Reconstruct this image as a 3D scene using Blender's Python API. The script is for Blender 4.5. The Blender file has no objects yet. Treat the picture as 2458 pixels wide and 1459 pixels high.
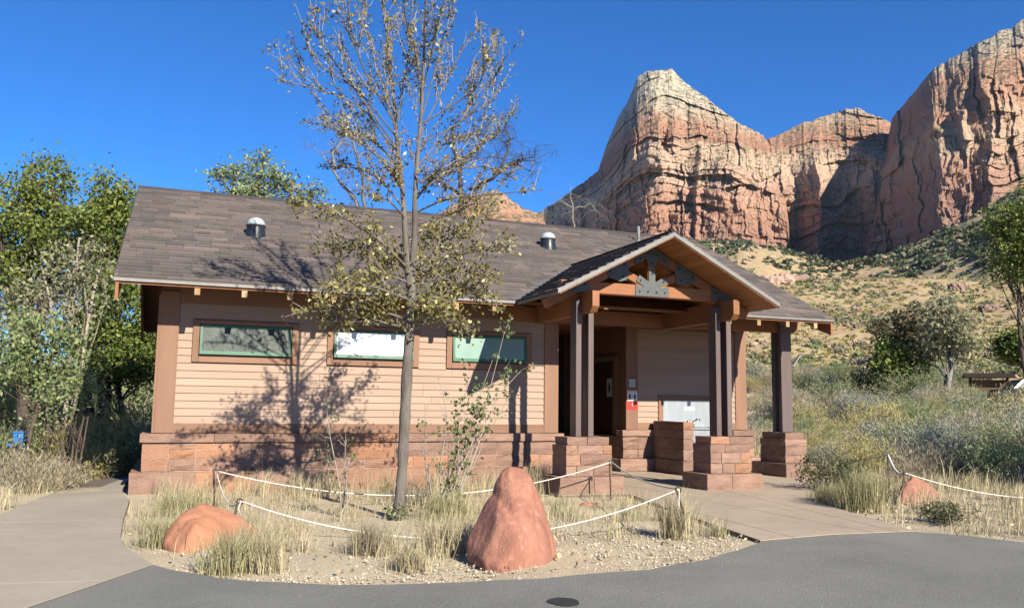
import bpy, bmesh, math, random
import numpy as np
from mathutils import Vector, Matrix
R_ = random.Random(7)
rng = np.random.default_rng(11)
S = bpy.context.scene
COL = S.collection

# ------------------------------------------------------------------ camera
FPX, PITCH, YAW, ROLL = 2047.64, 0.1158, 0.3706, 0.0128
CAM = np.array([0.28, -12.978, 1.2626])
_cp, _sp, _cw, _sw = math.cos(PITCH), math.sin(PITCH), math.cos(YAW), math.sin(YAW)
FWD = np.array([_sw*_cp, _cw*_cp, _sp]); _rt = np.array([_cw, -_sw, 0.0]); _up = np.cross(_rt, FWD)
RT = math.cos(ROLL)*_rt + math.sin(ROLL)*_up; UP = -math.sin(ROLL)*_rt + math.cos(ROLL)*_up
cd = bpy.data.cameras.new('camera'); cam = bpy.data.objects.new('camera', cd); COL.objects.link(cam)
cd.sensor_width = 36; cd.lens = 36*FPX/2458; cd.clip_start = 0.1; cd.clip_end = 9000
M = Matrix.Identity(4)
for i in range(3):
    M[i][0], M[i][1], M[i][2], M[i][3] = RT[i], UP[i], -FWD[i], CAM[i]
cam.matrix_world = M; S.camera = cam

# ------------------------------------------------------------------ sky, sun, exposure
SX, SZ = -0.21, -0.59                       # sunlight travels (SX, 1, SZ)
sun_el = math.atan2(-SZ, math.hypot(SX, 1)); sun_az = math.atan2(-SX, -1)
w = bpy.data.worlds.new('World'); S.world = w; w.use_nodes = True
nt = w.node_tree; bg = nt.nodes['Background']
sky = nt.nodes.new('ShaderNodeTexSky'); sky.sky_type = 'NISHITA'; sky.sun_disc = False
sky.sun_elevation = sun_el; sky.sun_rotation = sun_az
sky.altitude = 1200; sky.air_density = 0.6; sky.dust_density = 0.0; sky.ozone_density = 8.0
hs = nt.nodes.new('ShaderNodeHueSaturation'); hs.inputs['Saturation'].default_value = 1.12
nt.links.new(sky.outputs[0], hs.inputs['Color']); nt.links.new(hs.outputs[0], bg.inputs[0]); bg.inputs[1].default_value = 0.106
sd = bpy.data.lights.new('sun', 'SUN'); sd.energy = 5.0; sd.angle = math.radians(0.53); sd.color = (1.0, 0.94, 0.79)
so = bpy.data.objects.new('sun', sd); COL.objects.link(so)
so.rotation_euler = Vector((SX, 1, SZ)).to_track_quat('-Z', 'Y').to_euler(); so.location = (3, -20, 15)
S.view_settings.view_transform = 'Standard'; S.view_settings.look = 'None'; S.view_settings.gamma = 1
S.view_settings.use_curve_mapping = False
S.view_settings.exposure = 1.15
S.cycles.max_bounces = 6; S.cycles.diffuse_bounces = 1; S.cycles.transmission_bounces = 4; S.cycles.transparent_max_bounces = 6

# ------------------------------------------------------------------ placing helpers (world coordinates)
def ray(px, py): return FWD*FPX + RT*(px-1229) - UP*(py-729.5)
def U(px, py, Y):
    d = ray(px, py); return CAM + d*((Y-CAM[1])/d[1])
def G(px, py, z=0.0):
    d = ray(px, py); return CAM + d*((z-CAM[2])/d[2])
def azt(px, py):
    d = ray(px, py); return math.atan2(d[0], d[1]), d[2]/math.hypot(d[0], d[1])
def at(px, d):                                # ground point seen in column px at horizontal distance d
    a = azt(px, 950)[0]; x = CAM[0]+d*math.sin(a); y = CAM[1]+d*math.cos(a)
    return np.array([x, y, float(H(x, y))])

# ------------------------------------------------------------------ noise
def _hash(i, j, k, s):
    h = (i.astype(np.int64)*374761393 + j.astype(np.int64)*668265263 + k.astype(np.int64)*2147483647 + s*974634777) & 0xFFFFFFFF
    h = ((h ^ (h >> 13))*1274126177) & 0xFFFFFFFF
    h = h ^ (h >> 16)
    return (h & 0xFFFF)/65535.0
def vn(x, y, z=0.0, s=0):
    x, y, z = np.broadcast_arrays(np.asarray(x, float), np.asarray(y, float), np.asarray(z, float))
    i, j, k = np.floor(x), np.floor(y), np.floor(z)
    u, v, w_ = x-i, y-j, z-k
    u = u*u*(3-2*u); v = v*v*(3-2*v); w_ = w_*w_*(3-2*w_)
    r = 0
    for a in (0, 1):
        for b in (0, 1):
            for c in (0, 1):
                r = r + _hash(i+a, j+b, k+c, s)*(u if a else 1-u)*(v if b else 1-v)*(w_ if c else 1-w_)
    return r*2-1
def fbm(x, y, z=0.0, o=4, s=0):
    r = 0; a = 1; t = 0
    for n in range(o):
        f = 2**n
        r = r + a*vn(np.asarray(x)*f+17.3*n, np.asarray(y)*f, np.asarray(z)*f, s+n); t += a; a *= .5
    return r/t
def sm(t): t = np.clip(t, 0, 1); return t*t*(3-2*t)

# ------------------------------------------------------------------ terrain height
PD = [0, 25, 45, 60, 80, 100, 130, 170, 190, 260, 5000]
PH = [0, 0, .5, 1.7, 3.9, 8.3, 16.0, 25.8, 27, 30, 31]
TA = [-9, .30, .45, .55, .64, .735, .80, .87, .92, 1.0, 1.3, 9]
TT = [.12, .14, .17, .185, .185, .155, .165, .195, .22, .25, .25, .15]
def H(x, y):
    x = np.asarray(x, float); y = np.asarray(y, float)
    dx, dy = x-CAM[0], y-CAM[1]; d = np.hypot(dx, dy); a = np.arctan2(dx, dy)
    near = np.interp(d*(1+.06*vn(a*9, 0, 0, 5)), PD, PH)
    far = 1.26 + d*np.interp(a, TA, TT)*sm((d-180)/800)
    rf = sm((a-.18)/.2)*sm((2.2-a)/.5)
    z = np.maximum(near, far*(d > 200))*rf + (1-rf)*np.maximum(0, d-70)*.03
    z = z - .38*sm((y-.2)/4.5)*sm((-.15-x)/1.0)*(1-sm((y-16)/12))
    z = z + fbm(x/9, y/9, 0, 3, 3)*np.clip((d-20)/60, 0, 1)*.7 + fbm(x/40, y/40, 0, 3, 9)*np.clip((d-80)/300, 0, 1)*8
    return z

# ------------------------------------------------------------------ object helpers
def tag(o, label=None, cat=None, group=None, kind=None):
    if label: o['label'] = label
    if cat: o['category'] = cat
    if group: o['group'] = group
    if kind: o['kind'] = kind
    return o
def mesh_data(name, V, F, m=None, smooth=False):
    me = bpy.data.meshes.new(name)
    V = np.asarray(V, np.float32)
    if isinstance(F, np.ndarray) and F.ndim == 2:
        n, k = F.shape
        me.vertices.add(len(V)); me.vertices.foreach_set('co', V.ravel())
        me.loops.add(n*k); me.loops.foreach_set('vertex_index', F.ravel().astype(np.int32))
        me.polygons.add(n); me.polygons.foreach_set('loop_start', np.arange(0, n*k, k, dtype=np.int32))
        me.update(calc_edges=True)
    else:
        me.from_pydata(V.tolist(), [], [tuple(int(q) for q in f) for f in F]); me.update()
    if m: me.materials.append(m)
    if smooth: me.polygons.foreach_set('use_smooth', np.ones(len(me.polygons), bool))
    return me
def link(name, me, parent=None, loc=None):
    o = bpy.data.objects.new(name, me); COL.objects.link(o)
    if parent: o.parent = parent
    if loc is not None: o.location = loc
    return o
def mk(name, V, F, m, parent=None, smooth=False, loc=None):
    return link(name, mesh_data(name, V, F, m, smooth), parent, loc)
def empty(name, loc=(0, 0, 0)):
    o = bpy.data.objects.new(name, None); COL.objects.link(o); o.location = loc; o.empty_display_size = .2
    return o
class MB:
    def __init__(s): s.V = []; s.F = []
    def add(s, V, F):
        b = len(s.V); s.V += [tuple(v) for v in V]; s.F += [tuple(i+b for i in f) for f in F]; return s
    def box(s, x0, x1, y0, y1, z0, z1):
        return s.add([(x0,y0,z0),(x1,y0,z0),(x1,y1,z0),(x0,y1,z0),(x0,y0,z1),(x1,y0,z1),(x1,y1,z1),(x0,y1,z1)],
                     [(0,3,2,1),(4,5,6,7),(0,1,5,4),(1,2,6,5),(2,3,7,6),(3,0,4,7)])
    def prism(s, poly, axis, a, b):
        """poly: list of 2D points; extruded along axis ('x','y','z') between a and b"""
        n = len(poly)
        def P(p, t):
            return (t, p[0], p[1]) if axis == 'x' else (p[0], t, p[1]) if axis == 'y' else (p[0], p[1], t)
        V = [P(p, a) for p in poly]+[P(p, b) for p in poly]
        F = [tuple(range(n))[::-1], tuple(range(n, 2*n))]+[(i, (i+1) % n, n+(i+1) % n, n+i) for i in range(n)]
        return s.add(V, F)
    def tube(s, P, r, n=6, cap=True):
        P = [np.asarray(p, float) for p in P]; r = r if hasattr(r, '__len__') else [r]*len(P)
        V = []; u = None
        for i, p in enumerate(P):
            t = P[min(i+1, len(P)-1)]-P[max(i-1, 0)]; t = t/(np.linalg.norm(t)+1e-9)
            if u is None: u = np.cross(t, (0, 0, 1) if abs(t[2]) < .9 else (1, 0, 0))
            u = u-t*(u@t); u = u/(np.linalg.norm(u)+1e-9); v = np.cross(t, u)
            for k in range(n):
                a = 2*math.pi*k/n; V.append(p+r[i]*(math.cos(a)*u+math.sin(a)*v))
        F = [(i*n+k, i*n+(k+1) % n, (i+1)*n+(k+1) % n, (i+1)*n+k) for i in range(len(P)-1) for k in range(n)]
        if cap: F += [tuple(range(n))[::-1], tuple(range((len(P)-1)*n, len(P)*n))]
        return s.add(V, F)
    def lathe(s, prof, c, n=20):
        V = [(c[0]+r*math.cos(2*math.pi*k/n), c[1]+r*math.sin(2*math.pi*k/n), c[2]+z) for r, z in prof for k in range(n)]
        F = [(i*n+k, i*n+(k+1) % n, (i+1)*n+(k+1) % n, (i+1)*n+k) for i in range(len(prof)-1) for k in range(n)]
        F += [tuple(range(n))[::-1], tuple(range((len(prof)-1)*n, len(prof)*n))]
        return s.add(V, F)
    def build(s, name, m, parent=None, smooth=False, loc=None):
        return mk(name, s.V, s.F, m, parent, smooth, loc)
def bevel(o, wd=.006, seg=1):
    bm = bmesh.new(); bm.from_mesh(o.data)
    bmesh.ops.recalc_face_normals(bm, faces=bm.faces)
    bmesh.ops.bevel(bm, geom=list(bm.edges), offset=wd, segments=seg, affect='EDGES', clamp_overlap=True)
    bm.to_mesh(o.data); bm.free(); return o
def box(name, x0, x1, y0, y1, z0, z1, m, parent=None, bv=0):
    o = MB().box(x0, x1, y0, y1, z0, z1).build(name, m, parent)
    return bevel(o, bv) if bv else o

# ------------------------------------------------------------------ materials
KA = .78                                      # overall reflectance level of the painted, mineral and plant colours
def mat(name, c1, c2=None, scale=6, c3=None, c3lo=.55, rnd=0.0, rough=.85, metal=0, bump=0, bscale=60, stretch=(1, 1, 1), det=5,
        trans=0, spec=.3, lo=.35, hi=.65, c4=None, s4=40, t4=(.62, .7)):
    c1, c2, c3, c4 = (tuple(v*KA for v in c) if c else c for c in (c1, c2, c3, c4))
    m = bpy.data.materials.new(name); m.use_nodes = True; T = m.node_tree; L = T.links.new; N = T.nodes.new
    b = T.nodes['Principled BSDF']; b.inputs['Roughness'].default_value = rough; b.inputs['Metallic'].default_value = metal
    b.inputs['Specular IOR Level'].default_value = spec
    tc = N('ShaderNodeTexCoord'); mp = N('ShaderNodeMapping'); mp.inputs['Scale'].default_value = stretch
    L(tc.outputs['Object'], mp.inputs[0])
    def noise(sc, d=det):
        n = N('ShaderNodeTexNoise'); n.inputs['Scale'].default_value = sc; n.inputs['Detail'].default_value = d
        n.inputs['Roughness'].default_value = .6; L(mp.outputs[0], n.inputs['Vector']); return n.outputs['Fac']
    def mix(f, a, bb, mode='MIX'):
        x = N('ShaderNodeMix'); x.data_type = 'RGBA'; x.blend_type = mode
        if isinstance(f, float): x.inputs[0].default_value = f
        else: L(f, x.inputs[0])
        for k, q in ((6, a), (7, bb)):
            if isinstance(q, tuple): x.inputs[k].default_value = (*q, 1)
            else: L(q, x.inputs[k])
        return x.outputs[2]
    def rng_(v, a, bb, c=0., d=1.):
        x = N('ShaderNodeMapRange'); L(v, x.inputs[0]); x.inputs[1].default_value = a; x.inputs[2].default_value = bb
        x.inputs[3].default_value = c; x.inputs[4].default_value = d; return x.outputs[0]
    col = c1
    if c2: col = mix(rng_(noise(scale), lo, hi), c1, c2)
    if c4: col = mix(rng_(noise(s4, 3), *t4), col, c4)
    if rnd or c3:
        oi = N('ShaderNodeObjectInfo'); ge = N('ShaderNodeNewGeometry')
        ad = N('ShaderNodeMath'); ad.operation = 'ADD'; L(oi.outputs['Random'], ad.inputs[0]); L(ge.outputs['Random Per Island'], ad.inputs[1])
        fr = N('ShaderNodeMath'); fr.operation = 'FRACT'; L(ad.outputs[0], fr.inputs[0]); rv = fr.outputs[0]
        if c3: col = mix(rng_(rv, c3lo, min(1.0, c3lo+.45), 0., 1.), col, c3)
        if rnd:
            m2 = N('ShaderNodeMath'); m2.operation = 'MULTIPLY'; L(rv, m2.inputs[0]); m2.inputs[1].default_value = 7.31
            f2 = N('ShaderNodeMath'); f2.operation = 'FRACT'; L(m2.outputs[0], f2.inputs[0])
            hv = N('ShaderNodeHueSaturation'); L(rng_(f2.outputs[0], 0, 1, 1-rnd, 1+rnd), hv.inputs['Value'])
            if isinstance(col, tuple): hv.inputs['Color'].default_value = (*col, 1)
            else: L(col, hv.inputs['Color'])
            col = hv.outputs[0]
    if isinstance(col, tuple): b.inputs['Base Color'].default_value = (*col, 1)
    else: L(col, b.inputs['Base Color'])
    if bump:
        bp = N('ShaderNodeBump'); bp.inputs['Strength'].default_value = bump; bp.inputs['Distance'].default_value = .02
        L(noise(bscale, 8), bp.inputs['Height']); L(bp.outputs[0], b.inputs['Normal'])
    if trans:
        tr = N('ShaderNodeBsdfTranslucent'); ms = N('ShaderNodeMixShader'); ms.inputs[0].default_value = trans
        if isinstance(col, tuple): tr.inputs[0].default_value = (*col, 1)
        else: L(col, tr.inputs[0])
        L(b.outputs[0], ms.inputs[1]); L(tr.outputs[0], ms.inputs[2])
        L(ms.outputs[0], T.nodes['Material Output'].inputs[0])
    return m
m_siding = mat('siding', (.36, .25, .188), (.395, .278, .212), 3, rnd=.05, c4=(.325, .222, .166), s4=1.2, t4=(.5, .8), rough=.75, bump=.15, bscale=90, stretch=(.15, 1, 1))
m_trim = mat('trim_brown', (.225, .12, .076), (.265, .145, .094), 5, rnd=.07, rough=.7, bump=.2, bscale=60, stretch=(1, 1, .12))
m_trimh = mat('trim_brown_horizontal', (.225, .12, .076), (.265, .145, .094), 5, rnd=.07, rough=.7, bump=.2, bscale=60, stretch=(.12, 1, 1))
m_wood = mat('timber', (.25, .10, .042), (.31, .13, .058), 4, rnd=.12, rough=.65, bump=.2, bscale=50, stretch=(.3, .3, 1))
m_tail = mat('weathered_rafter', (.34, .20, .105), (.40, .28, .16), 5, rnd=.2, rough=.8)
m_soffit = mat('soffit_plank', (.31, .13, .048), (.38, .17, .068), 3, rnd=.14, rough=.6, bump=.1, bscale=50, stretch=(1, .12, 1))
m_post = mat('post_paint', (.115, .082, .074), (.15, .11, .10), 6, rough=.5, bump=.1, bscale=40, stretch=(1, 1, .1))
m_stone = mat('red_sandstone', (.32, .195, .145), (.24, .145, .11), 4, c3=(.40, .20, .115), c3lo=.72, rnd=.16, rough=.9, bump=1.0, bscale=22, stretch=(1, 1, 2.2))
m_mortar = mat('mortar', (.46, .30, .24), (.40, .26, .2), 20, rough=.95)
m_shingle = mat('asphalt_shingle', (.165, .137, .127), (.132, .118, .114), 1.6, c3=(.205, .16, .146), c3lo=.5, rnd=.2, rough=.95, bump=.5, bscale=220, spec=.2)
m_rooffelt = mat('roof_underlay', (.05, .042, .042), rough=.95)
m_metal = mat('grey_metal_edge', (.24, .225, .21), (.19, .18, .17), 8, rough=.55, metal=.3)
m_flash = mat('valley_flashing', (.20, .195, .195), (.25, .24, .235), 6, rough=.5, metal=.5)
m_black = mat('black_steel', (.012, .012, .013), rough=.5, metal=.2)
m_plate = mat('gusset_plate', (.085, .09, .09), (.105, .11, .11), 12, rough=.5, metal=.15)
m_green = mat('green_window_paint', (.035, .12, .072), (.05, .15, .09), 9, rough=.45)
m_panegrey = mat('frosted_pane_grey', (.02, .03, .026), (.05, .066, .058), 3, spec=.2, rough=.35, bump=.1, bscale=30)
m_paneglare = mat('pane_sky_glare', (.85, .87, .88), (.93, .94, .94), 5, rough=.3)  # bright sky reflection on the middle pane, put into its colour as white
m_panepale = mat('frosted_pane_pale', (.19, .30, .255), (.225, .34, .29), 3, rough=.3)
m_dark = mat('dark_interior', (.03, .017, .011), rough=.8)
m_door = mat('dark_door', (.05, .025, .016), rough=.5)
m_steel = mat('stainless_steel', (.42, .45, .47), (.50, .53, .55), 12, rough=.38, metal=.6, stretch=(1, 1, .2))
m_chrome = mat('chrome', (.75, .75, .75), rough=.12, metal=1)
m_white = mat('white_paper', (.8, .8, .78), rough=.6)
m_red = mat('red_sign', (.62, .035, .025), rough=.5)
m_greysign = mat('grey_sign', (.42, .47, .42), rough=.6)
m_dome = mat('acrylic_dome', (.55, .60, .62), (.45, .5, .53), 9, rough=.15, spec=.6, trans=.15)
m_collar = mat('black_collar', (.02, .026, .034), rough=.35)
m_pipe = mat('vent_pipe_grey', (.22, .22, .22), rough=.6)
m_asph = mat('asphalt', (.205, .20, .18), (.27, .262, .232), .8, rough=.93, bump=.9, bscale=110, c4=(.40, .38, .33), s4=75, t4=(.58, .72), det=8)
m_conc = mat('pink_concrete', (.385, .30, .222), (.45, .352, .268), 1.1, rough=.9, bump=.2, bscale=120, c4=(.30, .225, .185), s4=5, t4=(.55, .8))
m_conc2 = mat('tan_concrete', (.35, .297, .232), (.42, .358, .28), .9, rough=.9, bump=.2, bscale=120, c4=(.33, .27, .22), s4=7, t4=(.55, .8))
m_darkgroove = mat('joint_fill', (.16, .12, .1), rough=1)
m_boulder = mat('red_boulder', (.385, .175, .118), (.28, .12, .082), 6, rough=.9, bump=1.0, bscale=18, c4=(.45, .235, .165), s4=22, t4=(.54, .74), stretch=(1, 1, .45))
m_boulder2 = mat('orange_boulder', (.46, .21, .12), (.38, .165, .095), 4, rough=.9, bump=.8, bscale=14)
m_pebble = mat('pebble', (.52, .44, .33), (.6, .52, .41), 5, c3=(.46, .32, .24), rnd=.25, rough=.9)
m_litter = mat('fallen_leaf', (.55, .46, .27), (.48, .38, .22), 9, c3=(.6, .53, .38), rnd=.25, rough=.8, trans=.25)
m_rope = mat('white_rope', (.72, .70, .65), (.6, .57, .5), 30, rough=.9, bump=.4, bscale=150)
m_rust = mat('rusty_stake', (.07, .042, .032), (.10, .06, .045), 20, rough=.8)
m_bark = mat('grey_bark', (.19, .165, .14), (.11, .092, .078), 14, rough=.95, bump=1, bscale=30, stretch=(1, 1, .25))
m_twig = mat('pale_twig', (.27, .225, .18), (.36, .31, .26), 6, rnd=.15, rough=.9)
m_barkd = mat('dark_bark', (.075, .055, .042), (.12, .09, .07), 10, rough=.95, bump=.8, bscale=30)
m_barkw = mat('bleached_wood', (.27, .245, .215), (.19, .17, .15), 8, rough=.9, rnd=.1)
m_leaf_ol = mat('olive_leaf', (.165, .15, .04), (.245, .21, .062), 3, c3=(.58, .52, .27), c3lo=.68, rnd=.35, rough=.6, trans=.3)
m_leaf_br = mat('brown_bud_leaf', (.19, .145, .055), (.26, .205, .09), 3, c3=(.40, .34, .18), rnd=.3, rough=.7, trans=.2)
m_leaf_as = mat('aspen_leaf', (.12, .17, .055), (.17, .22, .08), 4, c3=(.24, .26, .12), rnd=.25, rough=.5, trans=.35)
def foliage(n, a, b, c, rnd=.35, tr=.4): return mat(n, a, b, .7, c3=c, rnd=rnd, rough=.6, trans=tr, lo=.42, hi=.58)
m_fol_a = foliage('cottonwood_leaf', (.125, .19, .042), (.20, .245, .055), (.32, .315, .085))
m_fol_b = foliage('deep_green_leaf', (.11, .17, .04), (.18, .235, .055), (.29, .29, .075))
m_fol_c = foliage('grey_olive_leaf', (.25, .26, .145), (.33, .32, .19), (.40, .37, .24))
m_fol_d = foliage('pale_green_leaf', (.20, .26, .10), (.28, .34, .14), (.40, .43, .23))
m_fol_e = foliage('bronze_leaf', (.15, .12, .065), (.21, .165, .09), (.19, .19, .09))
m_sage = foliage('sage_leaf', (.32, .345, .26), (.39, .40, .30), (.47, .46, .36), tr=.45, rnd=.2)
m_sageg = foliage('green_brush_leaf', (.22, .28, .12), (.30, .335, .155), (.38, .39, .2), tr=.45, rnd=.2)
m_rabbit = foliage('rabbitbrush_leaf', (.44, .385, .14), (.52, .44, .18), (.62, .52, .26), tr=.45, rnd=.2)
m_tanbrush = foliage('dry_brush_leaf', (.41, .34, .22), (.48, .41, .28), (.54, .47, .33), tr=.45, rnd=.2)
m_dkbrush = foliage('dark_brush_leaf', (.09, .115, .05), (.14, .15, .07), (.2, .18, .1))
m_drygrass = mat('dry_grass', (.50, .415, .26), (.62, .52, .34), 2, c3=(.44, .385, .225), rnd=.3, rough=.7, trans=.3)
m_grngrass = mat('green_grass', (.32, .31, .15), (.42, .38, .2), 2, c3=(.56, .48, .3), rnd=.3, rough=.7, trans=.3)
m_blue = mat('blue_plastic', (.015, .16, .62), (.02, .2, .7), 8, rough=.35)
m_juniper = foliage('juniper_leaf', (.07, .09, .045), (.10, .12, .06), (.14, .15, .08), tr=.15)
m_hscrub = foliage('hill_scrub', (.29, .26, .165), (.34, .30, .19), (.40, .35, .23), tr=.45, rnd=.25)

def ground_mat():
    m = mat('ground_soil', (.50, .395, .27), (.55, .45, .31), 1.4, rough=.95, bump=.9, bscale=45, c4=(.64, .56, .43), s4=60, t4=(.56, .66))
    T = m.node_tree; L = T.links.new; N = T.nodes.new
    b = T.nodes['Principled BSDF']; src = b.inputs['Base Color'].links[0].from_socket
    # far hillside: straw grass, orange soil and grey brush flecks
    geo = N('ShaderNodeNewGeometry'); sep = N('ShaderNodeSeparateXYZ'); L(geo.outputs['Position'], sep.inputs[0])
    tc = N('ShaderNodeTexCoord')
    def ns(sc, d=5):
        n = N('ShaderNodeTexNoise'); n.inputs['Scale'].default_value = sc; n.inputs['Detail'].default_value = d; L(tc.outputs['Object'], n.inputs[0]); return n.outputs['Fac']
    def ramp(v, a, b_):
        x = N('ShaderNodeMapRange'); L(v, x.inputs[0]); x.inputs[1].default_value = a; x.inputs[2].default_value = b_; return x.outputs[0]
    def mix(f, a, c):
        x = N('ShaderNodeMix'); x.data_type = 'RGBA'; L(f, x.inputs[0])
        for k, q in ((6, a), (7, c)):
            if isinstance(q, tuple): x.inputs[k].default_value = (*q, 1)
            else: L(q, x.inputs[k])
        return x.outputs[2]
    hill = mix(ramp(ns(.09), .42, .62), (.30, .225, .12), (.285, .175, .105))
    hill = mix(ramp(ns(.6, 8), .45, .62), hill, (.345, .275, .15))
    hill = mix(ramp(ns(.35, 8), .6, .7), hill, (.17, .145, .085))
    f = ramp(sep.outputs[2], .8, 3.5)
    L(mix(f, src, hill), b.inputs['Base Color'])
    return m
m_ground = ground_mat()

def cliff_mat(name, z0, z1, stops):
    m = bpy.data.materials.new(name); m.use_nodes = True; T = m.node_tree; L = T.links.new; N = T.nodes.new
    b = T.nodes['Principled BSDF']; b.inputs['Roughness'].default_value = .95; b.inputs['Specular IOR Level'].default_value = .1
    tc = N('ShaderNodeTexCoord'); sep = N('ShaderNodeSeparateXYZ'); L(tc.outputs['Object'], sep.inputs[0])
    def ns(sc, stretch, d=6):
        mp = N('ShaderNodeMapping'); mp.inputs['Scale'].default_value = stretch; L(tc.outputs['Object'], mp.inputs[0])
        n = N('ShaderNodeTexNoise'); n.inputs['Scale'].default_value = sc; n.inputs['Detail'].default_value = d; n.inputs['Roughness'].default_value = .62
        L(mp.outputs[0], n.inputs[0]); return n.outputs['Fac']
    mr = N('ShaderNodeMapRange'); L(sep.outputs[2], mr.inputs[0]); mr.inputs[1].default_value = z0; mr.inputs[2].default_value = z1
    def math_(op, a, c):
        x = N('ShaderNodeMath'); x.operation = op
        for k, q in ((0, a), (1, c)):
            if isinstance(q, (int, float)): x.inputs[k].default_value = q
            else: L(q, x.inputs[k])
        return x.outputs[0]
    fac = math_('ADD', mr.outputs[0], math_('MULTIPLY', math_('SUBTRACT', ns(.006, (1, 1, 2.5)), .5), .42))
    fac = math_('ADD', fac, math_('MULTIPLY', math_('SUBTRACT', ns(.03, (1, 1, 5)), .5), .14))
    cr = N('ShaderNodeValToRGB'); L(fac, cr.inputs[0]); el = cr.color_ramp.elements
    while len(el) > 1: el.remove(el[-1])
    el[0].position = stops[0][0]; el[0].color = (*stops[0][1], 1)
    for p, c in stops[1:]:
        e = el.new(p); e.color = (*c, 1)
    def mix(f, a, c, mode='MIX'):
        x = N('ShaderNodeMix'); x.data_type = 'RGBA'; x.blend_type = mode; L(f, x.inputs[0])
        for k, q in ((6, a), (7, c)):
            if isinstance(q, tuple): x.inputs[k].default_value = (*q, 1)
            else: L(q, x.inputs[k])
        return x.outputs[2]
    def rg(v, a, c, d=0., e=1.):
        x = N('ShaderNodeMapRange'); L(v, x.inputs[0]); x.inputs[1].default_value = a; x.inputs[2].default_value = c; x.inputs[3].default_value = d; x.inputs[4].default_value = e; return x.outputs[0]
    col = cr.outputs[0]
    col = mix(rg(ns(.05, (1, 1, .12)), .5, .75, 0., .45), col, (.21, .115, .088))      # desert-varnish streaks
    col = mix(rg(ns(.09, (1, 1, 6)), .52, .7, 0., .25), col, (.48, .35, .265))          # pale bedding planes
    ge = N('ShaderNodeNewGeometry'); sn = N('ShaderNodeSeparateXYZ'); L(ge.outputs['Normal'], sn.inputs[0])
    veg = math_('MULTIPLY', rg(sn.outputs[2], .35, .7), rg(ns(.12, (1, 1, 1), 8), .5, .58))
    col = mix(veg, col, (.13, .135, .075))                                            # scrub on the ledges
    L(col, b.inputs['Base Color'])
    bp = N('ShaderNodeBump'); bp.inputs['Strength'].default_value = 1.0; bp.inputs['Distance'].default_value = 8
    L(math_('ADD', ns(.16, (1, 1, .5), 9), math_('MULTIPLY', ns(.2, (1, 1, 3), 6), .6)), bp.inputs['Height']); L(bp.outputs[0], b.inputs['Normal'])
    return m

# =================================================================== SETTING
# ------------------------------------------------------------------ ground sheet out to the horizon
def build_ground():
    rs = np.concatenate([np.linspace(.3, 17, 112), np.geomspace(17.3, 6000, 190)])
    a = np.concatenate([np.linspace(-.32, 1.10, 440), np.linspace(1.13, 2*math.pi-.35, 90)])
    A, Rr = np.meshgrid(a, rs, indexing='ij')
    X = CAM[0]+Rr*np.sin(A); Y = CAM[1]+Rr*np.cos(A)
    Z = H(X, Y)
    bump = fbm(X*1.3, Y*1.3, 0, 4, 21)*.035
    nearw = (Rr < 40)
    Z = Z - .024 + np.where(nearw, np.clip(bump*.8, -.04, .018), 0)
    na, nr = A.shape
    V = np.stack([X, Y, Z], -1).reshape(-1, 3)
    i = np.arange(na); j = np.arange(nr-1)
    I, J = np.meshgrid(i, j, indexing='ij'); I2 = (I+1) % na
    F = np.stack([I*nr+J, I*nr+J+1, I2*nr+J+1, I2*nr+J], -1).reshape(-1, 4)
    o = mk('ground', V, F, m_ground, smooth=True); return tag(o, kind='structure')
build_ground()

def poly_sheet(name, pts, z, depth, m, parent=None, follow=False):
    bm = bmesh.new(); vs = [bm.verts.new((p[0], p[1], 0)) for p in pts]; f = bm.faces.new(vs)
    if f.normal.z < 0: f.normal_flip()
    bm.normal_update()
    if f.normal.z < 0: f.normal_flip()
    ex = bmesh.ops.extrude_face_region(bm, geom=[f]); ev = [g for g in ex['geom'] if isinstance(g, bmesh.types.BMVert)]
    for v in bm.verts: v.co.z = -depth
    for v in ev: v.co.z = 0
    bmesh.ops.recalc_face_normals(bm, faces=bm.faces)
    for v in bm.verts: v.co.z += z+(float(H(v.co.x, v.co.y)) if follow else 0)
    me = bpy.data.meshes.new(name); bm.to_mesh(me); bm.free(); me.materials.append(m)
    return link(name, me, parent)
def wob(pts, amp, step=.25):
    out = []
    for i in range(len(pts)-1):
        a, b = np.array(pts[i], float), np.array(pts[i+1], float); n = max(1, int(np.linalg.norm(b-a)/step))
        for k in range(n):
            p = a+(b-a)*k/n; nrm = np.array([-(b-a)[1], (b-a)[0]])/(np.linalg.norm(b-a)+1e-9)
            out.append(tuple(p+nrm*amp*float(fbm(p[0]*2.2, p[1]*2.2, 0, 3, 31))))
    out.append(tuple(pts[-1])); return out
edge = [(.19, -5.76), (.45, -6.2), (.82, -6.58), (1.36, -6.85), (1.91, -7.0), (2.81, -7.13), (3.74, -7.07), (4.42, -6.86), (5.0, -6.52), (5.48, -6.18)]
edge_r = [(7.43, -6.13), (7.7, -6.5), (8.1, -7.6), (9.0, -9.5), (10.5, -12.5)]
ASPH = [(-4.2, -13.7), (-.48, -6.97)] + wob(edge, .07) + [(6.42, -6.06)] + wob(edge_r, .08) + [(14, -25), (-12, -25)]
tag(poly_sheet('asphalt_road', ASPH, .006, .05, m_asph), kind='structure')
PATHL = [(-1.75, 8.0), (-1.45, 4.0), (-1.15, 2.0), (-1.25, -.6), (-1.45, -2.6), (-2.4, -5.2), (-6.5, -11.0), (-4.2, -13.72),
         (-.48, -6.98), (.18, -5.77), (-.03, -4.98), (-.13, -4.25), (-.17, -3.1), (-.2, -1.2), (-.33, -.3), (-.36, .6), (-.36, 3.0), (-.4, 8.0)]
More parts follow.
